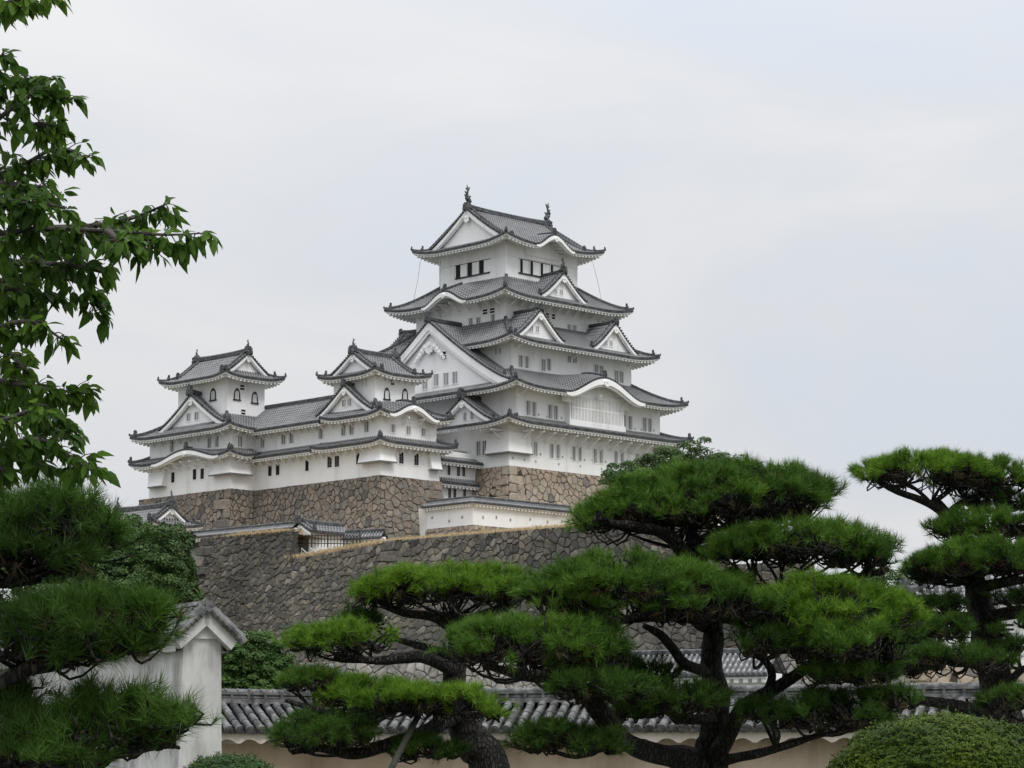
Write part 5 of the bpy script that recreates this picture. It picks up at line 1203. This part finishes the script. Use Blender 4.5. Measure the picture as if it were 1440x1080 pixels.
B.pad(880, 822, 165, 42, -.9, anchor=(880, 870), dens=1.15); B.pad(800, 850, 80, 34, -1.2, anchor=(830, 872)); B.pad(960, 818, 110, 34, -.4, anchor=(905, 868))
B.pad(1000, 850, 105, 40, -1.2, anchor=(950, 858), dens=1.1)
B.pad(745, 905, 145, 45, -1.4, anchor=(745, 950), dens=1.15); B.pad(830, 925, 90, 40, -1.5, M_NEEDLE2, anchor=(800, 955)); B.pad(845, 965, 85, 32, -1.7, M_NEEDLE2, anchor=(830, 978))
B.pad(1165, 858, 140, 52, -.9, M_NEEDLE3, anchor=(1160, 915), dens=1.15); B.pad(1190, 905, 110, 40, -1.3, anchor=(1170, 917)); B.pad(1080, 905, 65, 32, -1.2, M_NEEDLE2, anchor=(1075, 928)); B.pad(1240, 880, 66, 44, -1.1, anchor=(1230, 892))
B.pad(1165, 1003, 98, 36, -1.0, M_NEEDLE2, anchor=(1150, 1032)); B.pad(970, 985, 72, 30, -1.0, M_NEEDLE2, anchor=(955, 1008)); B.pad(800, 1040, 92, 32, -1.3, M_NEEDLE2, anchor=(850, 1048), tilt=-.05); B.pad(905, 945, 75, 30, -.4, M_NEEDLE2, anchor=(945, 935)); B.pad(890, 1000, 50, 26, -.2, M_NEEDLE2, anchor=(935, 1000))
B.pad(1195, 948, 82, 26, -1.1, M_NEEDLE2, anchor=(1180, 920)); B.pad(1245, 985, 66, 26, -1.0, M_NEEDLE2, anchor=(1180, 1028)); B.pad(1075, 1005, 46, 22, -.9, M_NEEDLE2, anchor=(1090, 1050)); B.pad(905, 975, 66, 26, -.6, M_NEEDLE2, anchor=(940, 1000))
# ---- tree A: the leaning pine left of the middle
A_ = Pine('leaning pine with bright green flat pads left of the largest pine', 27.5, (690, 1080))
A_.limb([(690, 1085, 0, 0.2088), (668, 1045, 0, 0.1872), (648, 1010, 0, 0.1728), (638, 975, .1, 0.1440), (640, 930, .2, 0.1080), (640, 890, .2, 0.0864), (636, 860, .2, 0.0648)], 'trunk', 12)
A_.limb([(640, 885, .2, 0.0738), (610, 868, .1, 0.0615), (570, 862, 0, 0.0451), (535, 850, 0, 0.0287)]); A_.limb([(640, 880, .2, 0.0697), (680, 865, .1, 0.0574), (715, 850, 0, 0.0451), (745, 835, 0, 0.0246)])
A_.limb([(637, 945, .1, 0.0820), (600, 925, -.3, 0.0697), (570, 925, -.5, 0.0615), (530, 930, -.6, 0.0492), (470, 922, -.7, 0.0328)]); A_.limb([(640, 925, .1, 0.0492), (590, 908, .3, 0.0410), (560, 900, .4, 0.0287)])
A_.limb([(648, 1005, -.1, 0.1066), (600, 1028, -.6, 0.0820), (550, 1045, -.9, 0.0738), (500, 1060, -1, 0.0615), (450, 1052, -1.1, 0.0451), (410, 1058, -1.1, 0.0246)])
A_.limb([(640, 985, 0, 0.0820), (600, 985, -.5, 0.0656), (560, 992, -.8, 0.0615), (510, 1010, -1.0, 0.0492), (450, 1000, -1.1, 0.0369), (400, 985, -1.1, 0.0205)])
A_.pad(622, 826, 138, 34, .1, M_NEEDLE3, anchor=(640, 868), dens=1.2, nl=.12); A_.pad(700, 815, 65, 30, .2, M_NEEDLE3, anchor=(715, 852)); A_.pad(545, 828, 58, 26, -.2, M_NEEDLE3, anchor=(560, 860))
A_.pad(485, 900, 88, 30, -.6, M_NEEDLE3, anchor=(520, 930), dens=1.1, nl=.12); A_.pad(520, 872, 52, 20, .5, M_NEEDLE2, anchor=(560, 900))
A_.pad(545, 983, 120, 30, -1, M_NEEDLE3, anchor=(570, 992), tilt=-.06, dens=1.15); A_.pad(645, 990, 82, 30, -1.2, M_NEEDLE3, anchor=(610, 1000), tilt=-.12); A_.pad(440, 960, 62, 24, -.9, anchor=(440, 998))
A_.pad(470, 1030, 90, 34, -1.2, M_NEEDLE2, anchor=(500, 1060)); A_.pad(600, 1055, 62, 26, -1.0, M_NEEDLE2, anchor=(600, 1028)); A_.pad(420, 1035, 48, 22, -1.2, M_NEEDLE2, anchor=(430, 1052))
pp = at(590, 1003, 26.4); pq = at(548, 1085, 26.0); pq2 = pp+(pq-pp)*2.0
mb = MB(); mb.tube([pp, pp+(pq2-pp)*((pp[2]+.1)/(pp[2]-pq2[2]))], [.034, .042], 8); tag(mb.build('prop_pole', noise_color('weathered_pole', (.025, .026, .020), (.06, .06, .05), 8), smooth=True), 'slanting wooden pole propping up a branch of the leaning pine', 'prop pole')
# ---- tree C at the right edge
C_ = Pine('rightmost pine with thick dark trunk and a top pad against the sky', 30, (1425, 1080))
C_.limb([(1425, 1082, 0, 0.2604), (1408, 1020, 0, 0.2232), (1396, 960, 0, 0.2046), (1388, 900, 0, 0.1798), (1378, 850, 0, 0.1612), (1372, 815, 0, 0.1240), (1362, 780, 0, 0.0992), (1346, 745, 0, 0.0744), (1330, 722, 0, 0.0620), (1318, 705, 0, 0.0434)], 'trunk', 12)
C_.limb([(1335, 728, 0, 0.0675), (1310, 710, -.1, 0.0525), (1275, 695, -.2, 0.0375), (1240, 682, -.2, 0.0225)]); C_.limb([(1335, 725, 0, 0.0600), (1352, 708, .1, 0.0450), (1385, 695, .1, 0.0338), (1420, 690, .1, 0.0225)])
C_.limb([(1385, 870, -.1, 0.0900), (1420, 862, -.4, 0.0750), (1460, 860, -.6, 0.0600)]); C_.limb([(1380, 868, -.1, 0.0825), (1345, 868, -.5, 0.0638), (1300, 864, -.8, 0.0450), (1265, 860, -.9, 0.0225)])
C_.limb([(1375, 830, 0, 0.0900), (1400, 820, -.5, 0.0675), (1440, 815, -.7, 0.0450)]); C_.limb([(1402, 985, -.2, 0.0750), (1420, 960, -.5, 0.0525), (1440, 940, -.6, 0.0375), (1470, 930, -.6, 0.0225)])
C_.limb([(1410, 1010, -.2, 0.1050), (1370, 1000, -.7, 0.0825), (1320, 988, -1, 0.0675), (1275, 985, -1.2, 0.0450), (1240, 988, -1.2, 0.0225)])
C_.limb([(1392, 935, -.1, 0.0750), (1350, 930, -.6, 0.0600), (1290, 925, -.8, 0.0450), (1240, 915, -.9, 0.0300)])
C_.pad(1300, 662, 112, 32, -.1, M_NEEDLE3, anchor=(1310, 708), dens=1.1); C_.pad(1395, 668, 75, 32, .2, anchor=(1385, 698)); C_.pad(1400, 705, 65, 24, .4, M_NEEDLE2, anchor=(1400, 720))
C_.pad(1385, 738, 92, 28, -.3, anchor=(1360, 775), dens=1.1); C_.pad(1375, 788, 105, 34, -.7, anchor=(1375, 825), dens=1.15); C_.pad(1450, 780, 60, 40, -.5, anchor=(1440, 815)); C_.pad(1320, 808, 66, 26, -.3, M_NEEDLE2, anchor=(1365, 815)); C_.pad(1315, 852, 62, 20, -.6, M_NEEDLE2, anchor=(1330, 866)); C_.pad(1425, 842, 40, 16, -.5, M_NEEDLE2, anchor=(1430, 860)); C_.pad(1270, 870, 45, 24, -.9, M_NEEDLE2, anchor=(1280, 862))
C_.pad(1318, 885, 62, 26, -.9, M_NEEDLE2, anchor=(1310, 866)); C_.pad(1330, 925, 110, 26, -1.0, M_NEEDLE2, anchor=(1330, 932)); C_.pad(1442, 878, 26, 16, -.8, M_NEEDLE2, anchor=(1450, 862)); C_.pad(1432, 910, 40, 20, -.8, M_NEEDLE2, anchor=(1436, 942)); C_.pad(1405, 890, 22, 14, -.8, M_NEEDLE2, anchor=(1400, 870))
C_.pad(1425, 985, 62, 26, -1.4, M_NEEDLE2, anchor=(1415, 1000)); C_.pad(1250, 935, 66, 30, -1.1, M_NEEDLE2, anchor=(1260, 922))
# ---- tree L close to the camera at the left edge
Lp = Pine('dark long needled pine filling the lower left corner', 14.5, (-190, 1080))
Lp.limb([(-190, 1090, 0, 0.1760), (-185, 980, 0, 0.1520), (-170, 900, 0, 0.1280), (-150, 820, 0, 0.1040), (-120, 760, 0, 0.0720), (-90, 720, 0, 0.0400)], 'trunk', 12)
Lp.limb([(-180, 990, 0, 0.0680), (-90, 985, -.2, 0.0578), (-20, 975, -.3, 0.0476), (35, 945, -.4, 0.0374), (85, 935, -.4, 0.0306), (130, 915, -.4, 0.0238), (200, 905, -.4, 0.0136)]); Lp.limb([(-165, 890, 0, 0.0544), (-80, 870, -.1, 0.0408), (-10, 858, -.2, 0.0340), (60, 845, -.2, 0.0238), (120, 850, -.2, 0.0136)])
Lp.limb([(-150, 820, 0, 0.0476), (-80, 815, .1, 0.0374), (0, 820, .1, 0.0306), (60, 815, .1, 0.0204)]); Lp.limb([(-185, 1060, 0, 0.0612), (-90, 1075, -.3, 0.0476), (10, 1085, -.4, 0.0374), (100, 1075, -.4, 0.0272), (180, 1060, -.4, 0.0204), (240, 1045, -.4, 0.0122)])
kw = dict(nl=.145, nw=.005, K=32, thick=.8)
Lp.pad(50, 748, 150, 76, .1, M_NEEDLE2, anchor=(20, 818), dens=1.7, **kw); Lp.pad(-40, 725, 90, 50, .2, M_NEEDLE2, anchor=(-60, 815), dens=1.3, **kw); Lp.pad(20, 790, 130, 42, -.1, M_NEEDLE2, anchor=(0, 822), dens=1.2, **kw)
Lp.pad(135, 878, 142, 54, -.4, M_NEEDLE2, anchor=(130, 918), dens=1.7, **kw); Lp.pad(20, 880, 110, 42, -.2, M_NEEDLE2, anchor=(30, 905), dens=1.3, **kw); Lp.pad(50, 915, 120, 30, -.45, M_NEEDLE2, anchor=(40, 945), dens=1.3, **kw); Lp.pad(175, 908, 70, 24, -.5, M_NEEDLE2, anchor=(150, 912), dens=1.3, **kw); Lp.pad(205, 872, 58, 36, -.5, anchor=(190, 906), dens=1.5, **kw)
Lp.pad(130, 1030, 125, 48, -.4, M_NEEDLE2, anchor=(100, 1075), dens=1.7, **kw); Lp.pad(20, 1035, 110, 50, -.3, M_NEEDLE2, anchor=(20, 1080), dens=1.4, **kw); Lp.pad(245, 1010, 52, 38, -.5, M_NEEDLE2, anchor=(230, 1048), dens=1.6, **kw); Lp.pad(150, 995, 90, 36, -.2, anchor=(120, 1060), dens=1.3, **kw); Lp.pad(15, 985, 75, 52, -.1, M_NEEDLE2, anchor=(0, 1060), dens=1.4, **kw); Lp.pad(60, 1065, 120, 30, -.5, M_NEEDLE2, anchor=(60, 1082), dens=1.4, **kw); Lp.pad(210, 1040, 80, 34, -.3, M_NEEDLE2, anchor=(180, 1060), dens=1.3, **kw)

# ------------------------------------------------------------------ broadleaf trees
def leaf_cloud(C, R, n, size, clumps, rr, up=.5, sh=.55):
    """leaf-sized faces gathered in clumps spread through an uneven crown"""
    el = np.arcsin(rng.uniform(-.35, 1, clumps)); az = rng.uniform(0, 2*np.pi, clumps); q = rng.uniform(sh, 1.0, clumps)
    cc = np.stack([np.cos(el)*np.cos(az)*q, np.cos(el)*np.sin(az)*q, np.sin(el)*q], 1)
    w = rng.integers(0, clumps, n); rad = rr*rng.uniform(.6, 1.35, clumps)
    d = unit(rng.normal(size=(n, 3))); d[:, 2] = np.where(d[:, 2] < -.3, -d[:, 2], d[:, 2])
    P = (cc[w]+d*(rad[w]*rng.uniform(.55, 1, n)**.6)[:, None]*np.array([1, 1, .85]))*np.array(R)+np.array(C)
    nrm = unit(d+rng.normal(size=(n, 3))*.45+np.array([0, 0, up])); a = unit(np.cross(nrm, rng.normal(size=(n, 3)))); b = np.cross(nrm, a)
    ci = rng.uniform(size=n) < .22; nc = int(ci.sum()); P[ci] = unit(rng.normal(size=(nc, 3)))*(rng.uniform(0, 1, nc)**.33)[:, None]*np.array(R)*.8+np.array(C)
    s = size*rng.uniform(.6, 1.3, n)[:, None]
    V = np.stack([P-a*s, P-b*s*.5, P+a*s, P+b*s*.5], 1).reshape(-1, 3); i = np.arange(n)*4
    T = np.concatenate([np.stack([i, i+1, i+2], 1), np.stack([i, i+2, i+3], 1)]); return V, T
def broad_tree(label, blobs, D, size, m, n=9000, name='broadleaf_tree', group=None, ground=None, clumps=60, rr=.26):
    px = blobs[0][0]; base = np.array(W2(px, 1000, D)); base[2] = hill(base[0], base[1]) if ground is None else ground
    root = thing(name, label, 'tree', tuple(base), 0, group); Vs, Ts, o = [], [], 0; tops = []
    tot = sum(b[2]*b[3] for b in blobs)
    for cx, cy, rx, ry, dd in blobs:
        k = (D+dd)/FPX; C = at(cx, cy, D+dd); R = (rx*k, rx*k*.9, ry*k)
        V, T = leaf_cloud(C-base, R, int(n*rx*ry/tot), size, max(14, int(clumps*rx*ry/tot)), rr); Vs.append(V); Ts.append(T+o); o += len(V); tops.append((C, R))
    link('crown', array_mesh('crown', np.concatenate(Vs), np.concatenate(Ts), m), root)
    mb = MB(); C, R = tops[0]; h = max(1, C[2]-base[2]); rt = max(.12, R[0]*.1)
    q = spline([(0, 0, -.3, rt*1.3), (.02*h, 0, h*.4, rt), (C[0]-base[0], C[1]-base[1], h*.8, rt*.7), (C[0]-base[0], C[1]-base[1], h+R[2]*.4, rt*.25)]); mb.tube([p[:3] for p in q], [p[3] for p in q], 8)
    for C, R in tops:
        for i in range(6):
            d = unit(rng.normal(size=3)); d[2] = abs(d[2]); e = C-base+d*np.array(R)*.75; s0 = np.array([C[0]-base[0], C[1]-base[1], max(.5, C[2]-base[2]-R[2]*.5)]); mb.tube([s0, (s0+e)/2+np.array([0, 0, .08*R[2]]), e], [rt*.45, rt*.3, rt*.1], 6)
    mb.build('trunk', M_BARK2, root, smooth=True); return root
G_ = 'broadleaf trees around the castle hill'
broad_tree('large dense evergreen tree left of the stone terrace wall', [(195, 795, 70, 70, 0), (150, 830, 60, 60, -3), (215, 850, 55, 55, -2)], 246, .17, M_EVER, 80000, group=G_, clumps=260, rr=.2)
broad_tree('darker evergreen tree squeezed against the terrace wall corner', [(243, 800, 36, 62, 0), (250, 850, 36, 50, -1)], 252, .17, M_EVER, 40000, group=G_, clumps=150, rr=.24)
broad_tree('dark evergreen tree below the low turret behind the left pine', [(95, 775, 75, 55, 0), (30, 800, 110, 80, 0), (140, 760, 50, 36, 4), (120, 830, 90, 60, -3)], 258, .18, M_EVER, 70000, group=G_, clumps=200, rr=.24)
broad_tree('rounded mid green tree behind the tiled garden wall at the left', [(355, 935, 53, 46, 0), (350, 960, 58, 40, 0)], 78, .05, M_ROUND, 52000, group=G_, clumps=170, rr=.2)
broad_tree('tree with feathery top rising beside the base of the tallest keep', [(985, 655, 52, 36, 0), (930, 662, 48, 32, -1), (1018, 684, 50, 44, 1), (888, 678, 44, 36, -2), (950, 700, 95, 55, 0)], 272, .16, M_EVER, 50000, group=G_, clumps=200, rr=.27)
broad_tree('low distant tree between the largest pine and the rightmost pine', [(1245, 850, 70, 62, 0), (1175, 865, 60, 40, 2)], 200, .15, M_EVER, 18000, group=G_, clumps=90)
broad_tree('distant tree hidden low behind the right pines', [(1340, 845, 60, 40, 0), (1420, 850, 60, 42, 0)], 215, .15, M_ROUND, 14000, group=G_, clumps=80)
# clipped shrubs
def shrub(label, cx, cy, rx, ry, D, m, n, size):
    k = D/FPX; C = at(cx, cy, D); base = np.array([C[0], C[1], 0]); R = np.array([rx*k, rx*k*.85, ry*k])
    el = np.arcsin(rng.uniform(-.1, 1, n)); az = rng.uniform(0, 2*np.pi, n); d = np.stack([np.cos(el)*np.cos(az), np.cos(el)*np.sin(az), np.sin(el)], 1)
    lump = np.array([noise.noise(Vector(v)*3.5)*.08+noise.noise(Vector(v)*11)*.07+noise.noise(Vector(v)*24)*.06 for v in d]); P = d*(1+lump-rng.uniform(0, .07, n)**1)[:, None]*R
    low = C[2]; P[:, 2] += low
    nrm = unit(d+rng.normal(size=(n, 3))*.42+np.array([0, 0, .3])); a = unit(np.cross(nrm, rng.normal(size=(n, 3)))); b = np.cross(nrm, a); s = size*rng.uniform(.6, 1.3, n)[:, None]
    V = np.stack([P-a*s, P-b*s*.55, P+a*s, P+b*s*.55], 1).reshape(-1, 3); i = np.arange(n)*4; T = np.concatenate([np.stack([i, i+1, i+2], 1), np.stack([i, i+2, i+3], 1)])
    ns = 420; pick = rng.integers(0, n, ns); sp, st = [], []  # stray shoots standing out of the clipped surface
    for q in pick:
        ax = unit(d[q]+rng.normal(size=3)*.35+np.array([0, 0, .4])); hgt = rng.uniform(.02, .075)
        for t in np.linspace(.2, 1, 7): c0 = P[q]+ax*hgt*t; a1 = unit(np.cross(ax, rng.normal(size=3))+ax*.5)*size*rng.uniform(.8, 1.4); b1 = unit(np.cross(a1, ax))*size*.5; sp += [c0, c0+a1*.5+b1, c0+a1*1.6, c0+a1*.5-b1]
    V2 = np.array(sp); i2 = np.arange(len(V2)//4)*4+len(V); V = np.concatenate([V, V2]); T = np.concatenate([T, np.stack([i2, i2+1, i2+2], 1), np.stack([i2, i2+2, i2+3], 1)])
    root = thing('shrub', label, 'shrub', tuple(base), 0); link('foliage', array_mesh('foliage', V, T, m), root)
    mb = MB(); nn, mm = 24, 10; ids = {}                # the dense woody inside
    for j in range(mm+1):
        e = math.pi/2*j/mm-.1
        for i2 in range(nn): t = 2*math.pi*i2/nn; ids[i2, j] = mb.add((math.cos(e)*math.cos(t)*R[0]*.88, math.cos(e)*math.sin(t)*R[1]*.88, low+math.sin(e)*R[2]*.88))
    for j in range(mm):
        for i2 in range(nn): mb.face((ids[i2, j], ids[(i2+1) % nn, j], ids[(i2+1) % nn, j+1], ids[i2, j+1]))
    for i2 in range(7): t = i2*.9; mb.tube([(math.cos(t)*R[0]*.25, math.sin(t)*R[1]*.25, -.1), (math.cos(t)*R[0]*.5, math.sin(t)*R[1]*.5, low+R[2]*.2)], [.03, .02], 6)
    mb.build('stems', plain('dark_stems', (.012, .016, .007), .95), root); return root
shrub('big clipped yellow green shrub dome in the lower right corner', 1330, 1092, 158, 86, 19, M_BUSH, 52000, .0125)
shrub('small clipped green shrub top in front of the short cream wall', 322, 1095, 64, 32, 30, M_ROUND, 9000, .016)

# ------------------------------------------------------------------ cherry tree reaching in from the left
CH = thing('cherry_tree', 'broadleaf cherry tree branches with drooping leaves reaching in from the left', 'tree', tuple(W2(-420, 1000, 13.2)*1.0)); cb = np.array(CH.location); CH.location.z = 0; cb[2] = 0
chb = [[(-60, 30), (-10, 12), (30, -2), (75, -8)], [(-120, 230), (-40, 195), (20, 150), (60, 128), (100, 140)], [(-120, 300), (-20, 255), (40, 228), (80, 208), (122, 222)],
       [(-140, 370), (-30, 335), (60, 322), (150, 325), (230, 330), (284, 328)], [(60, 322), (130, 318), (190, 305), (232, 288)], [(-140, 430), (-20, 400), (60, 385), (115, 402), (138, 445)], [(-120, 500), (-30, 470), (40, 452), (92, 480)],
       [(-140, 560), (-30, 535), (50, 545), (90, 550), (118, 553)], [(-30, 535), (30, 560), (70, 585), (105, 605)], [(-140, 660), (-40, 635), (50, 618), (95, 640), (128, 662)], [(-80, 650), (-10, 640), (30, 640), (60, 655)], [(-60, 290), (0, 290), (50, 285), (90, 292)], [(-40, 360), (30, 370), (95, 372), (150, 385)],
       [(-60, 440), (0, 430), (50, 425)], [(-60, 580), (0, 590), (60, 570)], [(-30, 250), (20, 262), (60, 262)], [(-60, 320), (10, 350), (60, 345), (110, 345)], [(-80, 120), (-30, 95), (2, 78)], [(-60, 160), (-20, 120), (30, 112), (75, 112)], [(-20, 480), (15, 500), (35, 520)], [(-60, 680), (-30, 668), (0, 655)], [(40, 180), (62, 175), (70, 190)], [(150, 325), (180, 345), (215, 355)], [(-20, 400), (30, 410), (80, 415)]]
mb = MB(); Pl, Dl = [], []
trunk_top = at(-420, 400, 13.2)
for k, br in enumerate(chb):
    dd = ((k*37) % 11-5)*.09
    pts = [(*at(x, y, 13+dd+.12*math.sin(i*2+k)), max(.004, .022*(1-i/len(br)))) for i, (x, y) in enumerate(br)]
    q = spline(pts, 6); mb.tube([p[:3]-cb for p in q], [p[3] for p in q], 6)
    if br[0][0] <= -100: p0 = q[0][:3]; mid = (p0+trunk_top)/2; mb.tube([trunk_top-cb-np.array([0, 0, .5]), mid-cb, p0-cb], [.07, .045, .022], 7)
    for i in range(3, len(q)):
        t = i/len(q)
        for r_ in range(3 if i < len(q)*.6 else 2):                              # short leafy shoots
            p = q[i][:3]; d = rng.normal(size=3)*np.array([.8, .9, .45])+np.array([.28, 0, -.05]); d /= np.linalg.norm(d); Ls = rng.uniform(.05, .17)*(1.1-.5*t)
            e = p+d*Ls; mb.tube([p-cb, (p+e)/2-cb+np.array([0, 0, .01]), e-cb], [.004, .003, .002], 4, cap=False)
            for j in range(rng.integers(3, 6)):
                f = rng.uniform(.3, 1); Pl.append(p+(e-p)*f); h = d*rng.uniform(.2, .9)+rng.normal(size=3)*.42+np.array([.12, 0, -.62]); Dl.append(h)
Pl, Dl = np.array(Pl), unit(np.array(Dl)); n = len(Pl); L = rng.uniform(.052, .112, n)[:, None]
side = unit(np.cross(Dl, rng.normal(size=(n, 3))*.8+np.array([0, -.4, 1.0]))); nm = np.cross(side, Dl); Vs = []
prof = [(.0, .0), (.2, .19), (.45, .245), (.76, .13), (1.0, .0)]
for t, w in prof:
    c = Pl+Dl*(L*(t*.95+.12))+np.array([0, 0, -1])*(L*.22*t*t); fold = .35
    Vs += [c+side*L*w+nm*L*w*fold, c, c-side*L*w+nm*L*w*fold]
V = np.stack(Vs, 1).reshape(-1, 3)-cb; i0 = (np.arange(n)*15)[:, None]; tri = []
for k in range(4):
    for s in (0, 1): a, b, c, d = 3*k+s, 3*k+s+1, 3*k+s+4, 3*k+s+3; tri += [(a, b, c), (a, c, d)]
T = np.concatenate([i0+np.array(t)[None] for t in tri]); lo_ = array_mesh('foliage', V, T, M_CHERRY); lo_.polygons.foreach_set('use_smooth', np.ones(len(T), dtype=bool)); link('foliage', lo_, CH)
tt = trunk_top-cb; q = spline([(0, 0, -.2, .22), (.02, 0, 1.2, .17), (-.05, 0, 2.6, .13), (tt[0], tt[1], tt[2], .10), (tt[0]+.1, tt[1], tt[2]+1.6, .05)]); mb.tube([p[:3] for p in q], [p[3] for p in q], 10)
mb.build('branches', M_BARK2, CH, smooth=True)

# ------------------------------------------------------------------ dry grass on the terrace ledges
def grass(label_, line, n, spread, h):
    Ps = []
    for (a, b, w) in line:
        t = rng.uniform(0, 1, int(n*w)); Ps.append(np.array(a)+(np.array(b)-np.array(a))*t[:, None]+rng.normal(size=(len(t), 3))*np.array([spread, spread, .05]))
    P = np.concatenate(Ps); V, T = needles(P, np.tile([0, -.1, 1.], (len(P), 1))+rng.normal(size=(len(P), 3))*.25, 7, h, .035, spread=.5, stem=.02)
    return tag(link('dry_grass', array_mesh('dry_grass', V, T, M_GRASS_DRY)), kind='stuff')
l1a, l1b = np.array(step)+np.array([0, .9, 22.35-step.z]), np.array(TM)+np.array([0, 1.0, 23.25-TM.z])
l2a, l2b = np.array(TM)+np.array([.3, .8, 23.3-TM.z]), np.array(TR)+np.array([0, 1.0, 23.3-TR.z])
up = lambda q, d: q+np.array([0, d, d*.09])
gl = [(np.array(TL)+np.array([4, -1.5, 25.2-TL.z]), np.array(step)+np.array([-1, .8, 25.2-step.z]), .25)]
for d, w in ((0, .5), (2, .4), (5, .4), (9, .4), (14, .4)): gl += [(up(l1a, d), up(l1b, d), w*.6), (up(l2a, d), up(l2b, d), w)]
grass('', gl, 5200, .9, .42)
